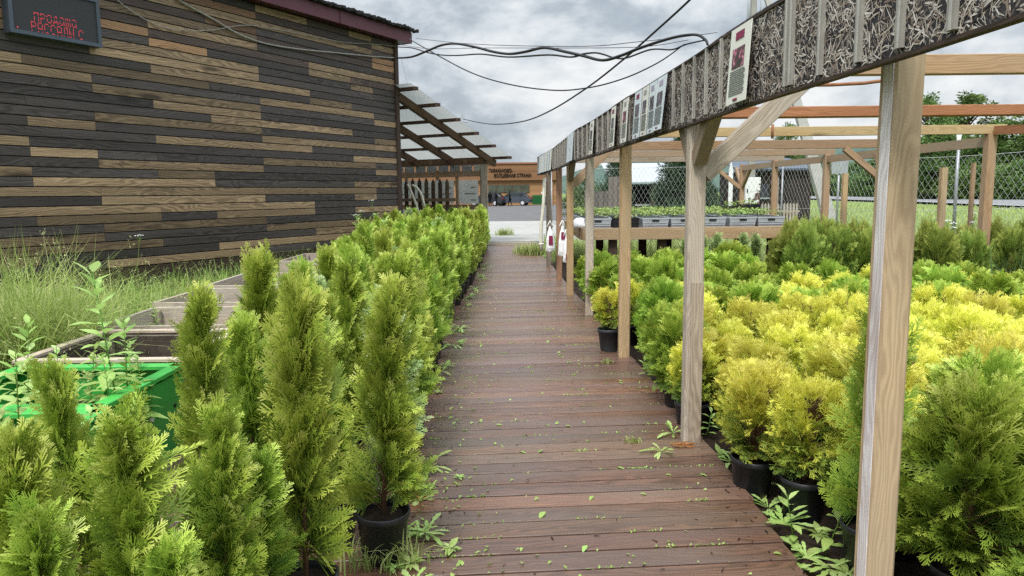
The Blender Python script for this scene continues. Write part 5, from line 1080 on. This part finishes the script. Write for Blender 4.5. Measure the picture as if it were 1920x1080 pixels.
def gbed(label, xl, xr, y0, y1, zt):
    t = empty('raised_bed', ((xl + xr) / 2, (y0 + y1) / 2, -.07), 0, label, 'planter', 'raised beds between the thujas and the wall'); w, d = (xr - xl) / 2, (y1 - y0) / 2; H = zt + .07
    for nm, a, b in (('front_side', (-w, -d), (w, -d)), ('rear_side', (-w, d), (w, d)), ('left_side', (-w, -d), (-w, d)), ('right_side', (w, -d), (w, d))):
        A_, B_ = Vector((*a, 0)), Vector((*b, 0)); dv = (B_ - A_).normalized(); inw = Vector((-dv.y, dv.x, 0)); inw = inw if inw.dot(-(A_ + B_)) > 0 else -inw
        e_ = dv * .012; mb = MB(); mb.beam(A_ + e_ + Vector((0, 0, H / 2 - .02)), B_ - e_ + Vector((0, 0, H / 2 - .02)), .012, H - .04, col=(.9, .9, .9)); side = mb.build(nm, M['green'], t)
        mb = MB(); mb.beam(A_ + inw * .02 + Vector((0, 0, H - .012)), B_ + inw * .02 + Vector((0, 0, H - .012)), .075, .028, col=(1.35, 1.2, 1.3), ch=.004); r_ = mb.build('rim', M['green'], side)
        mb = MB(); L = (b[0] - a[0]) + (b[1] - a[1]); L = abs(L); nn_ = 4
        for q in range(nn_ + 1):
            p = A_ + dv * (.04 + (L - .08) * q / nn_); mb.beam(p + inw * .018, p + inw * .018 + Vector((0, 0, H - .03)), .03, .028, up=inw, col=(.8, .9, .8))
        mb.build('rib', M['green'], side)
        mb = MB()
        for q in range(nn_):
            p = A_ + dv * (.04 + (L - .08) * (q + .5) / nn_) - inw * .007 + Vector((0, 0, H * .62)); mb.tube([p, p - inw * .003], .012, 10, col=(.5, .5, .5))
        mb.build('drain_hole', M['black'], side)
        if nm == 'right_side':
            mb = MB(); p = A_ + dv * L * .45 - inw * .0075 + Vector((0, 0, H * .55)); mb.beam(p, p + dv * .03, .002, .07, col=(1, 1, 1)); p = A_ + dv * (L * .5) - inw * .0075 + Vector((0, 0, H * .62)); mb.beam(p, p + dv * .05, .002, .03); mb.build('sticker', M['white'], side)
    mb = MB(); n = 8
    for i in range(n):
        for j in range(n):
            c = [(-w + .02 + (2 * w - .04) * (i + a) / n, -d + .02 + (2 * d - .04) * (j + b) / n) for a, b in ((0, 0), (1, 0), (1, 1), (0, 1))]; mb.face([(x, y, H - .24 + .03 * math.sin(x * 9 + y * 7)) for x, y in c], sm=True)
    mb.build('soil', M['soil'], t); return t
gbed('nearest green plastic raised bed, lower left, with chipped white sticker', -2.86, -1.95, 2.42, 3.33, .5)
gbed('green plastic raised bed full of weeds, second from the camera', -2.97, -2.0, 3.37, 4.26, .5)
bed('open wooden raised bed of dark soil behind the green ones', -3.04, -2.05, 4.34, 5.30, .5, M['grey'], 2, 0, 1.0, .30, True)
bed('grey plank raised bed with a broad-leaved weed, second wooden one from the camera', -3.22, -2.22, 5.50, 6.45, .52, M['grey'], 3, .03, 1.05, .3)
bed('pale grey plank raised bed, third wooden one from the camera', -3.38, -2.34, 6.72, 7.75, .52, M['grey'], 3, -.02, 1.1, .3)
bed('grey plank raised bed, fourth wooden one from the camera', -3.45, -2.36, 8.0, 9.3, .52, M['grey'], 3, .02, 1.0, .3)
bed('weathered plank raised bed, fifth wooden one from the camera', -3.56, -2.55, 11.0, 12.4, .52, M['grey'], 2, .0, .95, .3)
bed('tan plank raised bed, farthest wooden one', -3.42, -2.55, 12.9, 13.7, .52, M['post'], 2, 0, 1.0, .25)
gbed('farthest raised bed, green plastic, almost hidden by thujas', -3.35, -2.5, 13.9, 14.7, .52)
mb = MB(); a, b = G(-30, 554, .24)[:2], G(540, 485, .24)[:2]
for q in range(3): p0, p1 = a + (b - a) * q / 3, a + (b - a) * (q + .995) / 3; mb.beam((p0[0], p0[1], .085), (p1[0], p1[1], .085), .06, .31, col=(1.2, 1.15, 1.1))
tag(mb.build('timber_edging', M['grey']), 'long pale timber edging lying in the tall grass below the wall', 'edging')

# ------------------------------------------------------------------ grass and weeds
def blades(name, pts, h, w, lean, mat, seed, tone=(0, 1), z=None, droop=.5, seeds=0.):
    r = np.random.default_rng(seed); n = len(pts); hh = h * r.uniform(.45, 1.25, n); az = r.uniform(0, 6.283, n); ln = lean * r.uniform(.2, 1.5, n); d = np.stack([np.cos(az), np.sin(az), 0 * az], 1); fa = az + 1.57 + r.normal(0, .5, n); s = np.stack([np.cos(fa), np.sin(fa), 0 * az], 1) * (w * r.uniform(.6, 1.3, n))[:, None]
    z0 = np.zeros(n) if z is None else z; b = np.stack([pts[:, 0], pts[:, 1], z0], 1); V = []
    for t in (0, .35, .7, 1.):
        c = b + d * (ln * hh * (t ** 2))[:, None] + np.stack([0 * az, 0 * az, hh * (t - droop * ln * t ** 3)], 1); wt = (1, .9, .6, .06)[[0, .35, .7, 1.].index(t)]; V += [c - s * wt, c + s * wt]
    V = np.stack(V, 1); ix = np.arange(n * 8).reshape(n, 8); Q = np.concatenate([ix[:, [0, 1, 3, 2]], ix[:, [2, 3, 5, 4]], ix[:, [4, 5, 7, 6]]])
    lf = np.repeat(np.stack([r.uniform(tone[0], tone[1], n), r.uniform(0, 1, n), r.uniform(0, 1, n)], 1), 8, axis=0); V = V.reshape(-1, 3)
    if seeds > 0:
        m = np.where(r.uniform(0, 1, n) < seeds)[0]; k_ = 7; tips = b[m] + d[m] * (ln[m] * hh[m])[:, None] + np.stack([0 * m, 0 * m, hh[m] * (1 - droop * ln[m])], 1); c = np.repeat(tips, k_, 0) + r.normal(0, .012, (len(m) * k_, 3)) * np.array([1, 1, 2.2]); dd = norm(r.normal(0, 1, c.shape) + np.array([0, 0, 1.])); ss = norm(np.cross(dd, r.normal(0, 1, c.shape))); v2 = np.stack([c, c + dd * .012 + ss * .004, c + dd * .026, c + dd * .012 - ss * .004], 1).reshape(-1, 3)
        Q = np.concatenate([Q, np.arange(len(v2)).reshape(-1, 4) + len(V)]); V = np.concatenate([V, v2]); lf = np.concatenate([lf, np.tile([.95, .9, .5], (len(v2), 1))])
    o = link(name, nmesh(name, V, Q, mat, {'leaf': lf})); return tag(o, kind='stuff')
def scatter(n, x0, x1, y0, y1, seed, keep, clump=0.):
    r = np.random.default_rng(seed); p = np.stack([r.uniform(x0, x1, n), r.uniform(y0, y1, n)], 1)
    if clump: c = np.stack([r.uniform(x0, x1, n // 60 + 1), r.uniform(y0, y1, n // 60 + 1)], 1); j = r.integers(0, len(c), n); m = r.uniform(0, 1, n) < clump; p[m] = c[j][m] + r.normal(0, .10, (m.sum(), 2))
    return p[keep(p[:, 0], p[:, 1])]
def off_wall(x, y): return (x - C0[0]) * nn[0] + (y - C0[1]) * nn[1]
bedl = lambda y: np.interp(y, [2, 4.3, 5.5, 7, 9, 11, 12.5, 14, 17], [-2.95, -3.1, -3.28, -3.45, -3.5, -3.62, -3.6, -3.4, -3.0])
kl = lambda x, y: (off_wall(x, y) > .12) & (x < bedl(y)) & (x > -.78 * y - .9)
tag(blades('tall_grass', scatter(15000, -9.5, -2.9, 1.8, 17, 1, kl, .45), .50, .0042, .55, M['grass'], 2, (.0, 1.), droop=.55, seeds=.10), kind='stuff')
tag(blades('low_grass', scatter(34000, -9.5, -2.9, 1.8, 17, 3, kl), .26, .005, .6, M['turf'], 4, (0, .8)), kind='stuff')
# a thick drooping tussock at the left edge
c = np.array([-3.62, 5.25]); r = np.random.default_rng(9); p = c + r.normal(0, .20, (2600, 2)); tag(blades('grass_tussock', p, 1.15, .0042, .75, M['grass'], 10, (.5, 1.), droop=.45, seeds=.05), 'big tussock of long drooping grass at the left edge of the photo', 'grass').pop('kind', None)
bpy.data.objects['grass_tussock']['kind'] = 'thing'
kr = lambda x, y: (x > 4.9 + .1 * np.sin(y * 3)) & (x < .80 * y + 1.2) & (x < 13.0 + .14 * y)
def zt(p): return np.maximum(hgt(p[:, 0], p[:, 1]), -.07)
p = scatter(26000, 4.6, 15.5, 6.8, 20, 5, kr, .3); blades('meadow_grass', p, .52, .007, .5, M['turf'], 6, (0, 1), zt(p), seeds=.04)
p = scatter(14000, 4.6, 24, 18, 46, 7, lambda x, y: (x < 17.5 + .17 * y) & (x > 6.5)); blades('verge_grass', p, .20, .014, .5, M['turf'], 8, (.2, 1), zt(p))
p = scatter(9000, 30, 70, 30, 85, 17, lambda x, y: (x > 26.5 + .2 * y)); blades('bank_grass', p, .7, .05, .5, M['turf'], 18, (.1, 1), zt(p))
p = scatter(1200, 5.6, 10.5, 8.6, 15, 11, kr, .8); p = np.concatenate([p, scatter(1700, 4.9, 9.0, 7.4, 10.2, 31, lambda x, y: x > 4.9, .75)]); blades('reed_bed', p, .85, .013, .4, M['reed'], 12, (0, 1), zt(p))
p = scatter(5200, 1.3, 6.6, 16.4, 19.1, 13, lambda x, y: y < 19.2 - (x - 1.05) * .22); blades('rough_grass', p, .55, .008, .5, M['turf'], 14, (0, 1), zt(p), seeds=.05)
p = scatter(2200, .95, 1.6, 16.0, 20.9, 15, lambda x, y: x > .75); blades('edge_grass', p, .4, .008, .6, M['turf'], 16, (0, .8))
# umbels: small white flowers in the right-hand grass
def umbel(label, x, y, z, h, n, seed, mat='white_flower', sp=.05):
    r = np.random.default_rng(seed); mb = MB(); t = empty('wild_flower', (x, y, z), 0, label, 'flower', 'wild flowers in the grass')
    lx, ly = r.normal(0, .06, 2); mb.tube([(0, 0, 0), (lx * .5, ly * .5, h * .6), (lx, ly, h)], .004, 4, r2=.002); hd = MB()
    for q in range(n):
        a, rr = r.uniform(0, 6.28), sp * r.uniform(.1, 1.); px, py, pz = lx + rr * math.cos(a), ly + rr * math.sin(a), h + .03 - rr * .3; mb.tube([(lx, ly, h * .93), (px, py, pz)], .0014, 3, cap=False); hd.lathe([(0, 0), (.010, .003), (.008, .008), (0, .010)], 6, (px, py, pz))
    mb.build('stem', M['weed'], t); hd.build('flower_head', M[mat], t)
for j in range(9):
    Y = random.uniform(8.8, 10.2); u, v = random.uniform(1778, 1838), random.uniform(398, 440); q = P(u, v, Y); umbel('white umbel flower in the grass beside the speckled stake', q[0], Y, gz(q[0], Y), max(.3, q[2] - gz(q[0], Y)), 9, j)
for j, (u, v, Y) in enumerate([(245, 445, 9.6), (700, 378, 14.2), (662, 405, 13.8), (675, 398, 14)]):
    q = P(u, v, Y); umbel(['pale umbel standing tall before the left wall', 'pale umbel above the far thujas, tallest by the wall end', 'low pale seed head left of the far thujas', 'pale seed head between the two by the far thujas'][j], q[0], Y, -.07, q[2] + .07, 8, 30 + j, sp=.07)
for j in range(10):
    Y = random.uniform(5.0, 6.2); x = random.uniform(-3.7, -3.25); umbel('small yellow wild flower beside the wooden raised beds', x, Y, -.07, random.uniform(.35, .5), 10, 50 + j, 'yellow_flower', .05)
# broad-leaved weeds
def leafblade(V, T, base, d, up, L, w, r, lobes=0):
    d = np.array(d) / np.linalg.norm(d); s = np.cross(d, up); s = s / (np.linalg.norm(s) + 1e-6); n = np.cross(s, d); m = 5; fs = np.linspace(0, 1, m); ws = np.array([.06, .75, 1., .62, .02]) * w
    if lobes: m = 9; fs = np.linspace(0, 1, m); ws = np.array([.1, .35, .22, .62, .4, .9, .7, .85, .03]) * w
    cv = r.uniform(-.5, -.1); mid = [base + d * L * f + n * L * cv * f * f for f in fs]; tw = r.uniform(.12, .3)
    for i in range(m): V += [mid[i] - s * ws[i] + n * ws[i] * tw, mid[i], mid[i] + s * ws[i] + n * ws[i] * tw]
    return m
def weed_mesh(seed, h, nl, L, lobes=0, rosette=False, top=True):
    r = np.random.default_rng(seed); V, Q, C = [], [], []; tb = MB(); lx, ly = r.normal(0, .05, 2)
    for i in range(nl):
        f = (i + .6) / nl; az = i * 2.4 + r.normal(0, .3)
        if rosette: base = np.array([0, 0, .01]); el = r.uniform(.05, .95); LL_ = L * r.uniform(.45, 1.2)
        else: base = np.array([lx * f, ly * f, h * (.08 + .9 * f)]); el = .1 + .9 * f * f + r.normal(0, .15); LL_ = L * (1 - .5 * f) * r.uniform(.8, 1.2)
        d = np.array([math.cos(az) * math.cos(el), math.sin(az) * math.cos(el), math.sin(el)]); b0 = len(V)
        m = leafblade(V, None, base + d * LL_ * .12, d, np.array([0, 0, 1.]), LL_, LL_ * r.uniform(.2, .27) * (.6 if lobes else 1), r, lobes)
        if not rosette: tb.tube([base, base + d * LL_ * .15], .002, 4, cap=False)
        for q in range(m - 1):
            for k_ in range(2): a = b0 + q * 3 + k_; Q.append((a, a + 1, a + 4, a + 3))
        t0 = r.uniform(.2, .9); C += [[t0 + .15 * (j % 3 == 1), min(1, .4 * f + r.uniform(0, .6)), f]] * 0 + [[min(1, t0 + (.2 if j % 3 == 1 else 0)), min(1, .5 * f + .3), f] for j in range(m * 3)]
    if not rosette: tb.tube([(0, 0, -.02), (lx * .5, ly * .5, h * .5), (lx, ly, h)], max(.003, h * .006), 5, r2=.002)
    return (tb.mesh('stem', M['weed']) if not rosette else None), nmesh('leaves', V, Q, M['weed'], {'leaf': C}, smooth=True)
def weed(label, x, y, z, mesh, rz=0., s=1., name='weed', group=None):
    t = empty(name, (x, y, z), rz, label, 'weed', group); t.scale = (s, s, s)
    if mesh[0]: link('stem', mesh[0], t)
    link('leaves', mesh[1], t); return t
def fit_h(x, y, z, vtop, u): return P(u, vtop, y)[2] - z
WM = [weed_mesh(60 + i, .62, 32, .135) for i in range(4)]
for j, (u, vt, Y, zb, lb) in enumerate([(203, 492, 3.75, .26, 'tallest broad-leaved weed rising from the second green bed'), (225, 585, 3.95, .26, 'leafy weed just right of the tallest one in the green bed'), (150, 650, 3.7, .26, 'weed in the left half of the second green bed'), (108, 640, 3.9, .26, 'weed with yellowish tips at the left of the second green bed'), (262, 668, 3.8, .26, 'low weed at the right end of the second green bed'), (205, 660, 3.6, .26, 'bushy weed at the front of the second green bed'), (12, 640, 2.9, .26, 'large pale weed at the left edge, in the nearest green bed'), (38, 735, 2.75, .26, 'big-leaved weed in the nearest green bed, right of the pale one'), (20, 810, 2.6, .26, 'lowest pale weed at the left edge in the nearest green bed'), (298, 575, 5.9, .2, 'leafy weed at the left end of the grey plank bed'), (512, 590, 6.0, .2, 'single-sprout weed at the right end of the grey plank bed'), (410, 540, 7.2, .2, 'small weed inside the third wooden bed'), (120, 720, 3.0, .26, 'weed at the back of the nearest green bed'), (60, 690, 3.85, .26, 'weed in the far left corner of the second green bed'), (172, 690, 4.0, .26, 'small weed behind the tallest one in the second green bed'), (238, 640, 4.1, .26, 'thin weed by the rear rim of the second green bed'), (-10, 700, 3.3, .26, 'weed half cut off by the left edge of the photo'), (30, 600, 3.6, .26, 'tall pale weed near the left edge, in the second green bed'), (70, 800, 2.85, .26, 'low weed by the middle of the nearest green bed'), (130, 770, 2.75, .26, 'weed near the right rim of the nearest green bed')]):
    q = P(u, vt, Y); h = q[2] - zb; weed(lb, q[0], Y, zb, WM[j % 4], j * 1.3, max(.2, h / .64), group='broad-leaved weeds in the raised beds')
RW = [weed_mesh(80 + i, .1, 11, .125, 1, True) for i in range(3)]; RS = [weed_mesh(90 + i, .1, 13, .06, 0, True) for i in range(3)]; UP = [weed_mesh(95 + i, .26, 12, .10) for i in range(2)]
for j, (u, v, k_, s) in enumerate([(1470, 965, 0, 1.), (1490, 1000, 2, 1.), (1512, 1030, 0, 1.15), (1535, 985, 1, 1.), (1560, 1050, 0, 1.2), (1440, 935, 0, .9), (1425, 905, 2, 1.1), (1372, 850, 0, 1.1), (1350, 835, 1, 1.), (1325, 800, 2, .8), (1240, 735, 1, 1.), (1215, 700, 2, .8), (1262, 760, 0, .8), (1545, 1020, 2, 1.), (1590, 1060, 1, 1.1), (1200, 682, 1, .8), (1500, 1050, 1, .9)]):
    q = G(u, v + 20, -.06); weed(('lobed dandelion plant, ' if k_ == 0 else 'small leafy weed, ' if k_ == 1 else 'upright young weed, ') + ORD[[16, 16, 0, 5, 1, 7, 8, 9, 10, 11, 13, 14, 12, 3, 2, 15, 4][j] if j != 0 else 6] + ' from the camera along the right deck edge', q[0], q[1], -.065, (RW, RS, UP)[k_][j % (3 if k_ < 2 else 2)], j * 1.7, s, 'dandelion' if k_ == 0 else 'weed', 'weeds along the right deck edge')
for j, (u, v, k_, s) in enumerate([(770, 1062, 1, 1.), (800, 1005, 0, .75), (755, 1000, 0, .8), (785, 945, 0, .9), (800, 880, 0, 1.), (820, 700, 0, 1.), (840, 690, 1, 1.2), (848, 650, 0, 1.), (862, 620, 0, 1.1), (880, 560, 1, 1.4), (893, 545, 0, 1.2), (900, 520, 1, 1.4), (906, 500, 1, 1.5), (1240, 850, 0, .75), (1262, 815, 0, .9), (740, 1070, 1, .7)]):
    q = G(u, v, .0); weed(('dandelion' if k_ == 0 else 'leafy weed') + ' growing through the deck, ' + (ORD[[1, 3, 2, 4, 5, 6, 7, 8, 9, 10, 11, 12, 13, 0, 0, 0][j]] + ' from the camera beside the left pots' if j not in (13, 14) else ('at the foot of the second post, nearer' if j == 13 else 'right against the second post')), q[0], q[1], .002, (RW, RS)[k_][j % 3], j * 1.9, s, 'dandelion' if k_ == 0 else 'weed', 'weeds in the deck gaps')
for j in range(22):
    y = 2.6 + 13 * random.random() ** 1.4; x = left_x(y) + random.uniform(.12, .34); weed('small leafy weed in the deck gaps along the left pots', x, y, .002, RS[j % 3] if j % 3 else RW[j % 3], j * 1.1, random.uniform(.4, .95), group='small weeds along the left pots')
# weeds by the far left thujas
for j in range(10):
    Y = random.uniform(13.6, 17.5); x = random.uniform(-3.0, -2.2); weed('pale bluish weed in the thicket where the thujas meet the wall end', x, Y, -.07, WM[j % 4], j, random.uniform(1.5, 2.0), group='pale weeds by the wall end')
# moss and litter on the boards
r = np.random.default_rng(21); V, C = [], []
for q in range(270):
    row = int(3 + 118 * r.uniform() ** 1.6); yy = .5 + .1475 * row - .0037; xx = r.uniform(-.55, 1.1); n = int(r.uniform(4, 26)); Lr = r.uniform(.02, .30)
    for i in range(n):
        x = xx + r.uniform(-.5, .5) * Lr; y = yy + x * math.tan(rad(4)) + r.normal(0, .004); 
        if x > deck_r(y) - .02: continue
        az, el, L = r.uniform(0, 6.28), r.uniform(.2, 1.2), r.uniform(.006, .016); d = np.array([math.cos(az) * math.cos(el), math.sin(az) * math.cos(el), math.sin(el)]); s_ = np.array([-math.sin(az), math.cos(az), 0]); b = np.array([x, y, -.002]); V += [b, b + d * L * .5 + s_ * L * .35, b + d * L, b + d * L * .5 - s_ * L * .35]; C += [[r.uniform(.1, .8), r.uniform(0, .8), 0]] * 4
o = link('moss', nmesh('moss', V, np.arange(len(V)).reshape(-1, 4), M['weed'], {'leaf': C})); o['kind'] = 'stuff'
V, C = [], []
for q in range(620):
    yy = 2.4 + 15 * r.uniform() ** 1.7; x = r.uniform(-.6, 1.0) if r.uniform() < .45 else left_x(yy) + .14 + abs(r.normal(0, .22)); L = r.uniform(.008, .03) * (1.4 if r.uniform() < .12 else 1); az = r.uniform(0, 6.28); t1, t2 = r.uniform(.0, .5, 2); d = np.array([math.cos(az), math.sin(az), .1]); s_ = np.array([-math.sin(az), math.cos(az), 0]); b = np.array([x, yy, .003])
    V += [b, b + d * L * .5 + s_ * L * .3 + [0, 0, L * t1], b + d * L + [0, 0, L * .2], b + d * L * .5 - s_ * L * .3 + [0, 0, L * t2]]; C += [[r.uniform(.1, 1), r.uniform(0, 1), 0]] * 4
o = link('leaf_litter', nmesh('leaf_litter', V, np.arange(len(V)).reshape(-1, 4), M['weed'], {'leaf': C})); o['kind'] = 'stuff'
V = []
for q in range(900):
    yy = 2.3 + 16 * r.uniform() ** 1.6; x = r.uniform(-.6, 1.0) if r.uniform() < .25 else (left_x(yy) + .10 + abs(r.normal(0, .13)) if r.uniform() < .6 else deck_r(yy) - abs(r.normal(0, .10)) - .01); L = r.uniform(.006, .035); az = r.uniform(0, 6.28); d = np.array([math.cos(az), math.sin(az), .06]); s_ = np.array([-math.sin(az), math.cos(az), 0]); b = np.array([x, yy, .002 + r.uniform(0, .004)]); wl = r.uniform(.001, .004)
    V += [b - s_ * wl, b + d * L - s_ * wl * .4, b + d * L + s_ * wl * .4, b + s_ * wl]
o = link('bark_litter', nmesh('bark_litter', V, np.arange(len(V)).reshape(-1, 4), M['twig'])); o['kind'] = 'stuff'
# single larger leaves lying on the boards
SL = []
for q in range(3):
    V, C, Q = [], [], []; m = leafblade(V, None, np.array([0, 0, .004]), [1, 0, .10], np.array([0, 0, 1.]), .055, .013, r, q == 1)
    for a_ in range(m - 1):
        for k_ in range(2): a = a_ * 3 + k_; Q.append((a, a + 1, a + 4, a + 3))
    SL.append(nmesh('leaf', V, Q, M['weed'], {'leaf': [[.5 + .2 * (i % 3 == 1), .4, 0] for i in range(len(V))]}, smooth=True))
for j, (u, v) in enumerate([(1248, 892), (1325, 895), (1112, 932), (1200, 928), (1170, 882), (1022, 962), (1060, 800), (858, 910), (1030, 640), (1160, 715), (1168, 745), (850, 765), (930, 798), (985, 852), (1100, 1025), (1450, 1040), (1030, 800), (905, 648), (950, 700), (1060, 660)]):
    q = G(u, v, 0); o = link('fallen_leaf', SL[j % 3]); o.location = (q[0], q[1], .003); o.rotation_euler = (0, 0, j * 2.1); s = random.uniform(.7, 1.2); o.scale = (s, s, s); tag(o, 'loose green leaf lying flat on the wet deck boards', 'leaf', 'loose leaves on the boards')
# dry sprigs on the boards
for j, (u, v) in enumerate([(768, 938), (1272, 838)]):
    q = G(u, v, 0); mb = MB()
    for i in range(34):
        a = random.uniform(-.6, .6); L = random.uniform(.02, .10); x0, y0 = random.uniform(-.05, .05), random.uniform(-.025, .025); mb.tube([(x0, y0, .004 + random.random() * .02), (x0 + L * math.cos(a), y0 + L * math.sin(a), .004 + random.random() * .02)], .0016, 4)
    o = mb.build('dry_sprig', M['dry']); o.location = (q[0], q[1], .0); tag(o, ['orange dry sprig lying beside the two nearest left pots', 'orange dry sprig at the foot of the second post'][j], 'twig')
# tufts of grass on the deck and at the pavement
for j, (u, v, s) in enumerate([(1185, 830, .5), (1225, 690, .7), (1140, 680, .5), (720, 1060, 1.6), (945, 441, 3.), (1000, 478, 3.6), (980, 474, 2.5)]):
    q = G(u, v, .0 if v > 470 else .1); r2 = np.random.default_rng(70 + j); p = r2.normal(0, .03 * s, (int(60 * max(1, s * 1.5)), 2)) * np.array([1.6, .8]); o = blades('grass_tuft', p, .10 * s, .0028 * max(1, s * .8), .7, M['turf'], 100 + j, (.1, .9)); o.location = (q[0], q[1], q[2] - .002); o['kind'] = 'thing'; tag(o, ['thin grass tuft left of the second post', 'grass tuft on the boards beside the third post', 'grass tuft beside the single grey pot', 'long-bladed grass before the nearest left pot', 'grass growing on the pale pavement by the lean-to post', 'tall grass clump at the far end of the deck, right side', 'smaller grass clump beside the one at the deck end'][j], 'grass')
